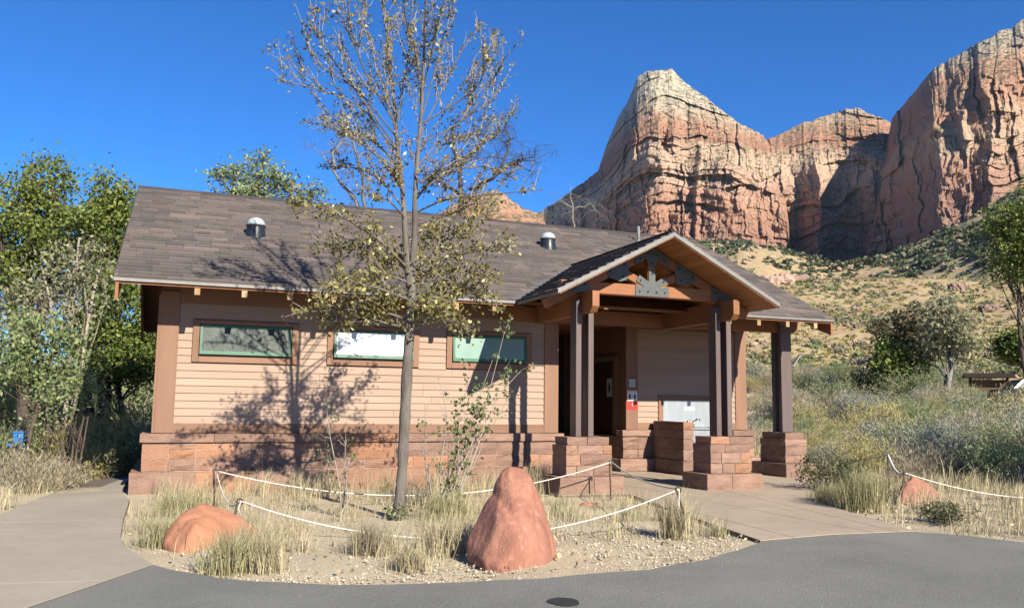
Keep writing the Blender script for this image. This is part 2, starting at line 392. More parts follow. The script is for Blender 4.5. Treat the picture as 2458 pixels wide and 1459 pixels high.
SLAB = [(5.46, -6.17), (5.70, -4.93), (6.05, -3.3), (6.32, -2.06), (5.27, -2.06), (5.27, -.02), (6.16, .02), (6.16, 5.2), (8.3, 5.2), (8.3, 1.62), (11.2, 1.62),
        (11.75, 1.0), (11.6, -.9), (10.3, -1.75), (9.2, -2.6), (8.48, -3.4), (8.05, -4.3), (7.85, -4.85), (7.44, -6.12), (6.42, -6.05)]
def panelled(name, pts, cuts, z, m, follow=False):
    base = poly_sheet(name, pts, z-.008, .12, m_darkgroove, follow=follow); tag(base, kind='structure')
    bm = bmesh.new(); bm.faces.new([bm.verts.new((p[0], p[1], 0)) for p in pts])
    for (ax, ay), (bx_, by) in cuts:
        n = Vector((by-ay, ax-bx_, 0)).normalized()
        bmesh.ops.bisect_plane(bm, geom=bm.verts[:]+bm.edges[:]+bm.faces[:], plane_co=(ax, ay, 0), plane_no=n)
    polys = [[v.co.copy() for v in f.verts] for f in bm.faces]; bm.free()
    for P in polys:
        if len(P) < 3: continue
        ar = .5*sum(P[i].x*P[(i+1) % len(P)].y-P[(i+1) % len(P)].x*P[i].y for i in range(len(P)))
        if abs(ar) < .02: continue
        if ar < 0: P = P[::-1]
        n = len(P); Q = []
        for i in range(n):                       # inset every edge by half a joint
            a, b, c = P[i-1], P[i], P[(i+1) % n]
            e1 = (b-a).normalized(); e2 = (c-b).normalized(); n1 = Vector((-e1.y, e1.x, 0)); n2 = Vector((-e2.y, e2.x, 0))
            bi = n1+n2; k = max(.3, bi.length_squared/2); Q.append(b+bi*(.005/k))
        poly_sheet('paving_panel', [(q.x, q.y) for q in Q], z, .006, m, base, follow)
    return base
def gl(a, b, z=0): p, q = G(*a, z), G(*b, z); return ((p[0], p[1]), (q[0], q[1]))
panelled('porch_pavement', SLAB, [gl((1715, 1173), (1907, 1219)), gl((1690, 1230), (1960, 1218)), gl((1700, 1240), (1915, 1295)), ((4, -1.05), (13, -1.05)), ((6.9, 0), (6.9, 5)), ((9.6, -3), (9.6, 2))], .014, m_conc)
panelled('left_path', PATHL, [((-3, -.95), (1, -1.05)), ((-3, -2.9), (1, -3.1)), ((-3, 2.2), (1, 2.2)), ((-3, 5), (1, 5)), ((-8, -5.2), (2, -6.6))], .014, m_conc2, True)
def inpoly(x, y, P):
    c = np.zeros(np.shape(x), bool); n = len(P)
    for i in range(n):
        x1, y1 = P[i]; x2, y2 = P[(i+1) % n]
        k = ((y1 > y) != (y2 > y)) & (x < (x2-x1)*(y-y1)/((y2-y1)+1e-12)+x1)
        c ^= k
    return c
def paved(x, y): return inpoly(x, y, ASPH) | inpoly(x, y, PATHL) | inpoly(x, y, SLAB)
BLD = [(-.3, -.3), (6.2, -.3), (6.2, -2.1), (12, -2.1), (12, 8), (-.3, 8)]

# ------------------------------------------------------------------ cliffs and mountains
def cliff(name, sky_px, rtab, m, base_drop=.03, nu=420, nv=250, seed=0, amp=1.0, setb=.35, topfrac=.75, cap=8, base=None):
    sk = [azt(*p) for p in sky_px]; ra = [azt(p, 500)[0] for p, _ in rtab]; rr = [r for _, r in rtab]
    a = np.linspace(sk[0][0], sk[-1][0], nu); top = np.interp(a, [s[0] for s in sk], [s[1] for s in sk])
    Rb = np.interp(a, ra, rr); k = np.ones(9)/9; Rb = np.convolve(np.pad(Rb, 4, mode='edge'), k, 'valid')
    s = a*1300
    top = top + .004*fbm(s/26, 0*s, 0, 5, seed+50) + .0022*(_hash(np.floor(s/7+2*vn(s/15, 0*s, 0, seed)), 0*s, 0*s, seed+51)-.5)
    b0 = np.interp(a, TA, TT)-base_drop if base is None else np.full(nu, base)
    b0 = np.minimum(b0, top-.004)
    v = np.linspace(0, 1, nv)
    A, Vv = np.meshgrid(a, v, indexing='ij'); E_ = b0[:, None]+(top-b0)[:, None]*Vv
    RB = np.repeat(Rb[:, None], nv, 1); Zap = 1.26+RB*E_; Sx = A*1300
    wx = Sx + 7*fbm(Sx/60, Zap/60, 0, 3, seed+1)
    rid = lambda q: 1-2*np.abs(q)
    wx = wx + 5*fbm(Sx/17, Zap/17, 0, 3, seed+21)
    wz = Zap + 16*fbm(Sx/50, Zap/50, 0, 4, seed+13)
    def cell(u, v, q):
        r_ = np.floor(v); return _hash(np.floor(u+3.7*_hash(r_, r_*0, r_*0, q)), r_, r_*0, q+1)
    rel = 62*rid(vn(wx/190, wz/700, 0, seed+2)) + 26*rid(vn(wx/75, wz/240, 0, seed+3)) + 11*rid(vn(wx/30, wz/90, 0, seed+4))
    rel = rel + 26*cell(wx/55, wz/190, seed+30) + 18*cell(wx/24, wz/85, seed+33) + 11*cell(wx/10, wz/34, seed+36) + 6*cell(wx/5, wz/11, seed+39)
    rel = rel + 7*fbm(wx/14, wz/14, 0, 4, seed+5)
    crack = vn(wx/46, wz/260, 0, seed+12); rel = rel - 17*np.exp(-(crack/.05)**2)*sm(.5+1.5*vn(wx/90, wz/90, 0, seed+14))
    led = Zap/46+1.3*fbm(Sx/140, Zap/160, 0, 4, seed+6); fr = led-np.floor(led)
    msk = sm(.5+1.4*fbm(Sx/110, Zap/60, 0, 2, seed+15))
    rel = rel - (13*sm((fr-.6)/.4) + 5*sm(((led*3.3) % 1-.6)/.4))*msk
    rel *= amp
    t = np.clip((Vv-topfrac)/(1-topfrac+1e-6), 0, 1)
    back = (Zap-Zap[:, :1])*setb + t**1.6*(Zap[:, -1:]-Zap[:, :1])*.75
    Rf = RB - rel*(1-.2*t) + back
    X = CAM[0]+Rf*np.sin(A); Y = CAM[1]+Rf*np.cos(A); Z = CAM[2]+Rf*E_
    # summit carries on behind the skyline and falls away
    for c in range(1, cap+1):
        rc = Rf[:, -1]+c*c*9; zc = Z[:, nv-1]-c*c*4.5+c*2*vn(s/30, np.full(nu, c*1.0), 0, seed+8)-c*2
        X = np.column_stack([X, CAM[0]+rc*np.sin(a)]); Y = np.column_stack([Y, CAM[1]+rc*np.cos(a)]); Z = np.column_stack([Z, zc])
    n2 = X.shape[1]
    I, J = np.meshgrid(np.arange(nu-1), np.arange(n2-1), indexing='ij')
    F = np.stack([I*n2+J, (I+1)*n2+J, (I+1)*n2+J+1, I*n2+J+1], -1).reshape(-1, 4)
    o = mk(name, np.stack([X, Y, Z], -1).reshape(-1, 3), F, m, smooth=False)
    return tag(o, kind='structure')
RED, PINK, CREAM, WHITE, PURP = (0.388, 0.192, 0.131), (0.449, 0.262, 0.187), (0.519, 0.367, 0.270), (0.480, 0.398, 0.305), (0.341, 0.195, 0.153)
m_peak = cliff_mat('peak_sandstone', 240, 590, [(0, PURP), (.16, (0.403, 0.217, 0.149)), (.30, PINK), (.41, CREAM), (.50, (0.515, 0.358, 0.251)), (.58, RED), (.70, (0.437, 0.234, 0.155)), (.80, (0.480, 0.336, 0.241)), (.90, WHITE), (1, (0.525, 0.455, 0.349))])
m_sadl = cliff_mat('saddle_sandstone', 260, 580, [(0, PURP), (.2, PINK), (.38, CREAM), (.52, (0.505, 0.347, 0.246)), (.64, RED), (.8, (0.426, 0.226, 0.155)), (.93, (0.470, 0.358, 0.256)), (1, WHITE)])
m_wall = cliff_mat('right_wall_sandstone', 230, 560, [(0, PURP), (.22, PINK), (.40, (0.515, 0.369, 0.256)), (.52, (0.448, 0.251, 0.169)), (.7, (0.459, 0.238, 0.159)), (.86, (0.505, 0.326, 0.226)), (1, WHITE)])
m_low = cliff_mat('low_ridge_rock', 120, 260, [(0, RED), (.4, PINK), (.6, (0.470, 0.238, 0.155)), (1, (0.505, 0.358, 0.246))])
cliff('far_saddle_cliff', [(1740, 420), (1800, 345), (1845, 334), (1900, 308), (1960, 281), (2010, 266), (2060, 263), (2110, 279), (2150, 300), (2200, 330)],
      [(1740, 1480), (1850, 1450), (1960, 1410), (2060, 1420), (2200, 1450)], m_sadl, seed=40, nu=330, nv=230, topfrac=.7)
cliff('mountain_peak', [(1250, 520), (1290, 512), (1345, 478), (1400, 440), (1436, 408), (1452, 355), (1482, 288), (1505, 250), (1530, 192), (1552, 173), (1585, 170), (1612, 167), (1650, 204), (1700, 236),
      (1740, 268), (1775, 294), (1830, 325), (1860, 372), (1885, 450), (1900, 600)],
      [(1250, 1800), (1400, 1640), (1450, 1560), (1500, 1440), (1560, 1360), (1640, 1340), (1760, 1350), (1840, 1400), (1900, 1440)], m_peak, seed=3, nu=560, nv=330, topfrac=.62)
cliff('right_cliff_wall', [(2055, 655), (2080, 600), (2104, 470), (2125, 360), (2142, 282), (2190, 231), (2240, 172), (2290, 136), (2330, 115), (2370, 93), (2400, 76), (2458, 46), (2520, 20), (2620, -30), (2750, -60)],
      [(2055, 1440), (2100, 1390), (2150, 1335), (2210, 1265), (2262, 1210), (2330, 1200), (2458, 1230), (2750, 1350)], m_wall, seed=77, nu=520, nv=330, topfrac=.72, amp=.8)
cliff('low_red_ridge', [(1000, 530), (1070, 498), (1100, 478), (1150, 462), (1195, 458), (1218, 470), (1240, 490), (1275, 504), (1296, 516), (1320, 560), (1345, 640)],
      [(1000, 900), (1200, 860), (1400, 900)], m_low, seed=91, nu=220, nv=110, amp=.4, base=.10, topfrac=.6)

# =================================================================== RESTROOM BUILDING
B = empty('restroom_building', (0, 0, 0))
tag(B, 'tan lap-sided restroom building with red sandstone base and shingled gable roof', 'building')
XL, XR, YE, ZE, SL = -.57, 11.2, -.85, 2.84, .497        # roof ends, eave line, slope
YRG = 3.68; ZRG = ZE+SL*(YRG-YE)
GX, GW, GYF, GZ, GS = 6.93, 1.85, -2.38, 3.775, .513       # porch gable
def zmain(y): return ZE+SL*(y-YE)
def zporch(x): return GZ-GS*abs(x-GX)
YW, XF, XWR = 1.6, 8.30, 11.08                             # recessed wall
ZL = .79
# ---- stone helper: rough-faced block
def stone(x0, x1, y0, y1, z0, z1, parent, div=(3, 1, 2), rough=.022, seed=None):
    a, b, c = div; g = .0045; rough *= 1.5
    x0 += g; x1 -= g; z0 += g; z1 -= g
    V = {}; L = []; F = []
    def vid(i, j, k):
        if (i, j, k) not in V:
            p = np.array([x0+(x1-x0)*i/a, y0+(y1-y0)*j/b, z0+(z1-z0)*k/c])
            ex = (i in (0, a))+(j in (0, b))+(k in (0, c))
            if ex == 1:
                o = R_.uniform(.2, 1)*rough
                if j == 0: p[1] -= o
                if j == b: p[1] += o*.3
                if i == 0: p[0] -= o
                if i == a: p[0] += o
                if k == c: p[2] += o*.15
                p[0 if j in (0, b) else 1] += R_.uniform(-.15, .15)*(x1-x0)/a*.8
                p[2] += R_.uniform(-.2, .2)*(z1-z0)/c*(k not in (0, c))
            else:
                p += np.array([R_.uniform(-.004, .004), R_.uniform(-.006, .004), R_.uniform(-.004, .003)])
            V[(i, j, k)] = len(L); L.append(p)
        return V[(i, j, k)]
    for i in range(a):
        for k in range(c):
            F += [(vid(i, 0, k), vid(i+1, 0, k), vid(i+1, 0, k+1), vid(i, 0, k+1)), (vid(i+1, b, k), vid(i, b, k), vid(i, b, k+1), vid(i+1, b, k+1))]
    for j in range(b):
        for k in range(c):
            F += [(vid(0, j+1, k), vid(0, j, k), vid(0, j, k+1), vid(0, j+1, k+1)), (vid(a, j, k), vid(a, j+1, k), vid(a, j+1, k+1), vid(a, j, k+1))]
    for i in range(a):
        for j in range(b):
            F += [(vid(i, j, c), vid(i+1, j, c), vid(i+1, j+1, c), vid(i, j+1, c)), (vid(i, j+1, 0), vid(i+1, j+1, 0), vid(i+1, j, 0), vid(i, j, 0))]
    return mk('stone', L, F, m_stone, parent)
def split(a, b, lo, hi):
    out = [a]
    while b-out[-1] > hi: out.append(out[-1]+R_.uniform(lo, hi))
    if b-out[-1] < lo*.6 and len(out) > 1: out[-1] = (out[-2]+b)/2
    return list(zip(out, out[1:]+[b]))
def ashlar(x0, x1, yf, z0, z1, parent, thick=.1):
    for a, b in split(x0, x1, .32, .85):
        h = z1-z0; k = R_.random()
        if k < .25: rows = [(0, 1)]; rows = [(0, .42), (.42, 1)] if b-a > .6 else rows
        elif k < .65: t = R_.choice([.35, .45, .6]); rows = [(0, t), (t, 1)]
        else: rows = [(0, .42), (.42, .76), (.76, 1)]
        for r0, r1 in rows:
            if b-a > .5 and R_.random() < .45 and (r1-r0) < .5:
                t = a+(b-a)*R_.uniform(.35, .65); segs = [(a, t), (t, b)]
            else: segs = [(a, b)]
            for p, q in segs: stone(p, q, yf, yf+thick, z0+h*r0, z0+h*r1, parent)
# ---- stone base of the main block
base = empty('stone_base'); base.parent = B
MB().box(-.115, 6.12, -.116, .3, -.6, .775).box(-.25, 6.2, -.24, .3, -.6, .255).box(-.25, .3, -.2, 7.5, -.6, .25).box(-.105, .3, -.1, 7.4, -.6, .77).build('mortar_core', m_mortar, base)
for a, b in split(-.27, 6.24, .65, 1.25): stone(a, b, -.25, -.12, -.14, .27, base, (4, 1, 2), .028)
ashlar(-.135, 6.14, -.125, .275, .665, base)
for a, b in split(-.17, 6.2, .55, 1.2): stone(a, b, -.165, .02, .665, ZL, base, (3, 1, 1), .012)
for a, b in split(-.1, 7.4, .7, 1.2):
    stone(-.27, -.1, a, b, -.55, .27, base, (1, 3, 2), .02); stone(-.135, -.02, a, b, .275, .665, base, (1, 3, 2), .02); stone(-.165, .0, a, b, .665, ZL, base, (1, 3, 1), .012)
# ---- walls
box('main_wall', .02, 6.13, .0, 7.36, .2, 2.95, m_trim, B)
MB().prism([(0.02, 2.9), (7.34, 2.9), (YRG, zmain(YRG)-.12)], 'x', .025, .2).build('gable_wall', m_siding, B)
sid = empty('siding'); sid.parent = B
WIN = [(.44, 1.91, 1.79, 2.39), (2.34, 3.76, 1.80, 2.40), (4.21, 5.66, 1.80, 2.40)]
def lap(x0, x1, z0, z1, yb, parent, name='siding_board'):
    return MB().prism([(yb, z0), (yb-.026, z0), (yb-.026, z0+.004), (yb-.010, z1), (yb, z1)], 'x', x0, x1).build(name, m_siding, parent)
EXPO = .1063
z = .925
while z < 2.62:
    z1 = min(z+EXPO, 2.62); spans = [(.25, 5.9)]
    for (a, b, c, d) in WIN:
        if z1 > c+.012 and z < d-.012:
            spans = [t for s0, s1 in spans for t in ((s0, min(s1, a)), (max(s0, b), s1)) if t[1]-t[0] > .03]
    for s0, s1 in spans:
        if s1-s0 > 3: t = R_.uniform(s0+1, s1-1); q = [(s0, t-.0015), (t+.0015, s1)]
        else: q = [(s0, s1)]
        for a, b in q: lap(a, b, z, z1+.006, 0, sid)
    z = z1
MB().box(.25, 5.9, -.034, -.001, ZL+.001, .925).build('water_table_trim', m_trimh, B)
box('corner_board', 0, .25, -.042, .02, ZL+.002, 2.78, m_trim, B, .004)
box('corner_board', 5.9, 6.15, -.042, .02, ZL+.002, 2.78, m_trim, B, .004)
box('corner_board', -.03, 0, -.04, .22, ZL+.002, 2.72, m_trim, B)
box('frieze_board', .25, 5.9, -.03, -.001, 2.62, 2.9, m_trimh, B)
ss = MB(); z = .83
while z < 2.75: ss.prism([(-.001, z), (-.022, z), (-.006, z+EXPO), (-.001, z+EXPO)], 'y', .22, 7.3); z += EXPO
ss.build('side_siding', m_siding, B)
box('right_return_wall', 6.135, 6.16, .02, 5.3, .03, 2.9, m_trim, B)
# ---- windows
for n, ((a, b, c, d), pm) in enumerate(zip(WIN, (m_panegrey, m_paneglare, m_panepale))):
    W_ = empty('window'); W_.parent = B; t = .09; tb = .10
    for nm, q in (('window_trim', (a, a+t, c, d)), ('window_trim', (b-t, b, c, d)), ('window_trim', (a+t, b-t, d-.055, d)), ('window_trim', (a+t, b-t, c, c+tb))):
        box(nm, q[0]+.001, q[1]-.001, -.05, -.002, q[2], q[3], m_trimh if q[1]-q[0] > .3 else m_trim, W_, .003)
    x0, x1, z0, z1 = a+t, b-t, c+tb, d-.055
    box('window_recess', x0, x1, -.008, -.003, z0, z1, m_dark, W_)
    # awning sash hinged at the top, its foot swung out
    k = [.055, .06, .04][n]; th = .035; f = .035
    def sash(u0, u1, w0, w1, y0, y1, m, nm, par):
        V = []
        for yy in (y0, y1):
            for (u, w_) in ((u0, w0), (u1, w0), (u1, w1), (u0, w1)):
                zz = z0+.012+(z1-z0-.02)*w_; V.append((u, yy-.012-k*(1-w_), zz))
        return mk(nm, V, [(0, 1, 2, 3), (7, 6, 5, 4), (0, 4, 5, 1), (1, 5, 6, 2), (2, 6, 7, 3), (3, 7, 4, 0)], m, par)
    fw = f/(z1-z0)
    sash(x0+.008, x0+.008+f, 0, 1, -th, 0, m_green, 'sash_rail', W_); sash(x1-.008-f, x1-.008, 0, 1, -th, 0, m_green, 'sash_rail', W_)
    sash(x0+.008+f, x1-.008-f, 1-fw, 1, -th, 0, m_green, 'sash_rail', W_); sash(x0+.008+f, x1-.008-f, 0, fw*1.5, -th, 0, m_green, 'sash_rail', W_)
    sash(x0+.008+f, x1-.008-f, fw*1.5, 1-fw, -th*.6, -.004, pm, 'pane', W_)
# ---- main roof
roof = empty('roof'); roof.parent = B
th = .05
V = []
for x in (XL, XR):
    V += [(x, YE, ZE-.012), (x, YRG, ZRG-.012), (x, 2*YRG-YE, ZE-.012), (x, 2*YRG-YE, ZE-.012-th), (x, YRG, ZRG-.012-th), (x, YE, ZE-.012-th)]
mk('roof_deck', V, [(0, 1, 7, 6), (1, 2, 8, 7), (2, 3, 9, 8), (3, 4, 10, 9), (4, 5, 11, 10), (5, 0, 6, 11), (5, 4, 1, 0), (4, 3, 2, 1), (6, 7, 10, 11), (7, 8, 9, 10)], m_wood, roof)
box('drip_edge', XL-.004, 5.06, YE-.014, YE-.002, ZE-.055, ZE-.004, m_metal, roof)
box('drip_edge', 8.80, XR+.004, YE-.014, YE-.002, ZE-.055, ZE-.004, m_metal, roof)
for x0 in (XL-.012, XR):
    MB().prism([(YE, ZE-.06), (YRG, ZRG-.06), (YRG, ZRG), (YE, ZE)], 'x', x0, x0+.012).build('rake_edge', m_rooffelt, roof)
MB().prism([(2*YRG-YE, ZE+.002), (2*YRG-YE, ZE+.012), (YRG, ZRG+.01), (YRG, ZRG)], 'x', XL, XR).build('back_slope', m_shingle, roof)
for k in range(24):
    a = XL+k*(XR-XL)/24
    MB().prism([(YRG-.15, ZRG-.055), (YRG, ZRG+.028), (YRG+.15, ZRG-.055), (YRG+.15, ZRG-.07), (YRG, ZRG+.012), (YRG-.15, ZRG-.07)], 'x', a, a+(XR-XL)/24-.004).build('ridge_cap', m_rooffelt, roof)
# shingles: the 300 nearest are objects, the rest one mesh
SH_T, SH_L = .027, .155
def sh_unit():
    return [(0, 0, 0), (1, 0, 0), (1, SH_L, -.001), (0, SH_L, -.001), (0, 0, SH_T), (1, 0, SH_T), (1, SH_L, .003), (0, SH_L, .003)], [(0, 3, 2, 1), (4, 5, 6, 7), (0, 1, 5, 4), (1, 2, 6, 5), (2, 3, 7, 6), (3, 0, 4, 7)]
shV, shF = sh_unit(); sh_me = mesh_data('shingle', shV, shF, m_shingle)
SHL = []
def shingles(O, u, v, W_, LV, keep):
    O, u, v = (np.array(q, float) for q in (O, u, v)); n = np.cross(u, v); c = 0; y = 0
    while y < LV-.02:
        x = -R_.uniform(0, .3)
        while x < W_:
            w_ = R_.choice([.17, .2, .25, .33, .42, .5]); a, b = max(x, 0), min(x+w_, W_); x += w_
            if b-a < .03: continue
            p = O+u*a+v*y+n*R_.uniform(-.001, .004)
            if keep(p+u*(b-a)/2+v*.07): SHL.append((p, u, v, n, b-a-.004))
        y += .143
cs = 1/math.hypot(1, SL); sn_ = SL*cs
shingles((XL, YE-.02, ZE-.01), (1, 0, 0), (0, cs, sn_), XR-XL, (YRG-YE)/cs+.02, lambda p: not (zporch(p[0]) > zmain(p[1])+.015 and abs(p[0]-GX) < GW))
cg = 1/math.hypot(1, GS); sg = GS*cg
shingles((GX-GW-.015, 1.2, GZ-GS*(GW+.015)), (0, -1, 0), (cg, 0, sg), 1.2-GYF+.01, (GW+.015)/cg, lambda p: zporch(p[0]) > zmain(p[1])-.03)
shingles((GX+GW+.015, GYF-.01, GZ-GS*(GW+.015)), (0, 1, 0), (-cg, 0, sg), 1.2-GYF+.01, (GW+.015)/cg, lambda p: zporch(p[0]) > zmain(p[1])-.03)
SHL.sort(key=lambda t: -t[4]*abs(np.dot(t[3], t[0]-CAM))/np.linalg.norm(t[0]-CAM)**3)
rest = MB()
for i, (p, u, v, n, wd) in enumerate(SHL):
    if i < 300:
        o = link('shingle', sh_me, roof)
        o.matrix_world = Matrix(((u[0]*wd, v[0], n[0], p[0]), (u[1]*wd, v[1], n[1], p[1]), (u[2]*wd, v[2], n[2], p[2]), (0, 0, 0, 1)))
    else: rest.add([p+u*q[0]*wd+v*q[1]+n*q[2] for q in shV], shF)
tag(rest.build('shingles', m_shingle, roof), kind='stuff')
# rafter tails and fly rafters
for k in range(19):
    x = .456+.6096*k
    if 5.2 < x < 8.75 or x > 10.9: continue
    MB().prism([(.2, zmain(.2)-.07), (YE+.03, ZE-.068+SL*.03), (YE+.03, ZE-.068-.115), (.2, zmain(.2)-.22)], 'x', x-.036, x+.036).build('rafter_tail', m_tail, roof)
for x in (XL+.02, XR-.06):
    for sgn in (1, -1):
        yf = lambda y: y if sgn == 1 else 2*YRG-y
        MB().prism([(yf(YE+.01), ZE-.068), (yf(YRG), ZRG-.068), (yf(YRG), ZRG-.3), (yf(YE+.32), ZE-.068-.12), (yf(YE+.01), ZE-.068-.225)], 'x', x, x+.04).build('fly_rafter', m_wood, roof)
# under-eave soffit closing the roof void
MB().prism([(YE+.02, ZE-.075), (.3, zmain(.3)-.075), (.3, zmain(.3)-.085), (YE+.02, ZE-.085)], 'x', XL+.06, 5.2).build('eave_soffit', m_wood, roof)
MB().prism([(YE+.02, ZE-.075), (1.6, zmain(1.6)-.075), (1.6, zmain(1.6)-.085), (YE+.02, ZE-.085)], 'x', 8.75, XR-.06).build('eave_soffit', m_wood, roof)
# tubular skylights, vent pipes
for (x, y) in ((1.33, 1.33), (6.86, 2.06)):
    z = zmain(y); t = empty('tubular_skylight'); t.parent = B
    MB().lathe([(.20, -.11), (.17, -.04), (.145, .11), (.145, .17)], (x, y, z)).build('collar', m_collar, t, True)
    prof = [(.15, .165), (.155, .175)]+[(.148*math.cos(q), .18+.125*math.sin(q)) for q in np.linspace(0, 1.45, 8)]
    MB().lathe(prof, (x, y, z)).build('dome', m_dome, t, True)
    MB().lathe([(.157, .155), (.16, .16), (.16, .178), (.157, .182)], (x, y, z)).build('dome_ring', m_metal, t, True)
for (x, y, h) in ((9.44, 3.05, .34), (5.91, 1.69, .2)):
    z = zmain(y); t = empty('vent_pipe'); t.parent = B
    MB().lathe([(.03, -.05), (.03, h)], (x, y, z), 12).build('pipe', m_pipe, t, True)
    MB().lathe([(.075, -.06), (.06, .0), (.036, .05)], (x, y, z), 12).build('boot', m_pipe, t, True)

# ---- porch gable
pg = empty('porch_gable'); pg.parent = B
for s in (-1, 1):
    xe = GX+s*GW
    yv = YE+.02; yrd = YE+(GZ-ZE)/SL
    P = [(GX, GYF, GZ-.012), (xe, GYF, zporch(xe)-.012), (xe, yv, zporch(xe)-.012), (GX, yrd, GZ-.012)]
    V = P+[(x, y, z-.045) for x, y, z in P]
    mk('porch_roof_deck', V, [(0, 1, 2, 3), (7, 6, 5, 4), (0, 4, 5, 1), (1, 5, 6, 2), (2, 6, 7, 3), (3, 7, 4, 0)], m_wood, pg)
    # grey metal rake edge along the front
    z0, z1 = GZ+.006, zporch(xe)+.006
    MB().add([(GX, GYF-.014, z0), (xe+s*.01, GYF-.014, z1), (xe+s*.01, GYF-.014, z1-.062), (GX, GYF-.014, z0-.062), (GX, GYF-.001, z0), (xe+s*.01, GYF-.001, z1), (xe+s*.01, GYF-.001, z1-.062), (GX, GYF-.001, z0-.062)],
             [(0, 1, 2, 3), (7, 6, 5, 4), (0, 4, 5, 1), (1, 5, 6, 2), (2, 6, 7, 3), (3, 7, 4, 0)]).build('rake_flashing', m_metal, pg)
    # tongue-and-groove soffit planks running front to back
    n = 14; o = GX
    for k in range(n):
        a, b = GX+s*(GW-.02)*k/n, GX+s*((GW-.02)*(k+1)/n-.006)
        za, zb = zporch(a)-.058, zporch(b)-.058
        y1 = .2
        V = [(a, GYF+.004, za), (b, GYF+.004, zb), (b, y1, zb), (a, y1, za)]; V += [(x, y, z-.014) for x, y, z in V]
        mk('soffit_plank', V, [(0, 1, 2, 3), (7, 6, 5, 4), (0, 4, 5, 1), (1, 5, 6, 2), (2, 6, 7, 3), (3, 7, 4, 0)], m_soffit, pg)
    MB().prism([(xe-s*.004, zporch(xe)-.02), (xe+s*.012, zporch(xe)-.02), (xe+s*.012, zporch(xe)-.06), (xe-s*.004, zporch(xe)-.06)], 'y', GYF, yv-.03).build('porch_drip_edge', m_metal, pg)
# valley flashing on the left and right
for s in (-1, 1):
    a = np.array([GX+s*GW, YE-.02, ZE+.012]); b = np.array([GX, YE+(GZ-ZE)/SL, GZ+.012]); dr = (b-a)/np.linalg.norm(b-a)
    w_ = np.array([s*.13, 0, 0]); q = np.array([-s*.03, 0, .0])
    V = [a+q, a+w_, b+w_*.9, b+q]; V += [v-np.array([0, 0, .006]) for v in V]
    mk('valley_flashing', V, [(0, 1, 2, 3), (7, 6, 5, 4), (0, 4, 5, 1), (1, 5, 6, 2), (2, 6, 7, 3), (3, 7, 4, 0)], m_flash, pg)
m = MB()
for k in range(12):
    a = GYF-.02+k*.3
    m.prism([(GX-.13, GZ-.05), (GX, GZ+.026), (GX+.13, GZ-.05), (GX+.13, GZ-.064), (GX, GZ+.012), (GX-.13, GZ-.064)], 'y', a, min(a+.296, 1.15))
m.build('porch_ridge_cap', m_rooffelt, pg)
# truss over the posts
YT = -1.74; YB = -1.60
PX = (5.787, 8.19); tr = empty('porch_truss'); tr.parent = B
def beam2(name, p, q, wd, y0, y1, m_, par):
    p, q = np.array(p, float), np.array(q, float); d = (q-p)/np.linalg.norm(q-p); n = np.array([-d[1], d[0]])*wd/2
    return bevel(MB().prism([tuple(p+n), tuple(p-n), tuple(q-n), tuple(q+n)], 'y', y0, y1).build(name, m_, par), .008)
box('bottom_chord', 5.42, 8.44, YT, YB, 2.895, 3.07, m_wood, tr, .01)
off = .17
for s in (-1, 1):
    beam2('top_chord', (GX, GZ-off+.0), (GX+s*(GW-.1), zporch(GX+s*(GW-.1))-off), .15, YT+.002, YB-.002, m_wood, tr)
    beam2('web_brace', (GX+s*.06, 3.05), (GX+s*.55, zporch(GX+s*.55)-off-.04), .12, YT+.006, YB-.006, m_wood, tr)
beam2('king_post', (GX, 3.06), (GX, GZ-off-.05), .13, YT+.004, YB-.004, m_wood, tr)
# gable panel behind the truss
MB().prism([(GX-1.6, 2.9), (GX+1.6, 2.9), (GX+1.6, zporch(GX+1.6)-.08), (GX, GZ-.08), (GX-1.6, zporch(GX-1.6)-.08)], 'y', .19, .21).build('gable_infill', m_wood, tr)
def plate(poly, bolts):
    y = YT-.012
    o = MB().prism(poly, 'y', y, YT-.001).build('gusset_plate', m_plate, tr)
    for (x, z) in bolts:
        MB().tube([(x, y-.012, z), (x, y, z)], .014, 6).build('bolt', m_black, o)
c = GX
def rot(pts, ang, o): return [(o[0]+x*math.cos(ang)-z*math.sin(ang), o[1]+x*math.sin(ang)+z*math.cos(ang)) for x, z in pts]
sl = math.atan(GS)
bw = .29
pl = [(c-bw, 2.90), (c+bw, 2.90), (c+bw, 3.06)]
for ang in (math.radians(32), math.radians(90), math.radians(148)):
    ax = np.array([math.cos(ang), math.sin(ang)]); nr = np.array([-ax[1], ax[0]])*.055; tip = np.array([c, 3.02])+ax*.29; root = np.array([c, 3.02])+ax*.12
    pl += [tuple(root-nr), tuple(tip-nr), tuple(tip+nr), tuple(root+nr)]
pl += [(c-bw, 3.06)]
plate(pl, [(c-.22, 2.97), (c-.075, 2.97), (c+.075, 2.97), (c+.22, 2.97), (c-.2, 3.14), (c+.2, 3.14), (c, 3.25)])
plate([(c-.3, zporch(c-.3)-.12-.13), (c-.3, zporch(c-.3)-.12), (c, GZ-.115), (c+.3, zporch(c+.3)-.12), (c+.3, zporch(c+.3)-.25), (c+.1, GZ-.30), (c+.055, GZ-.42), (c-.055, GZ-.42), (c-.1, GZ-.30)], [(c-.2, GZ-.3), (c+.2, GZ-.3), (c, GZ-.36), (c-.07, GZ-.22), (c+.07, GZ-.22)])
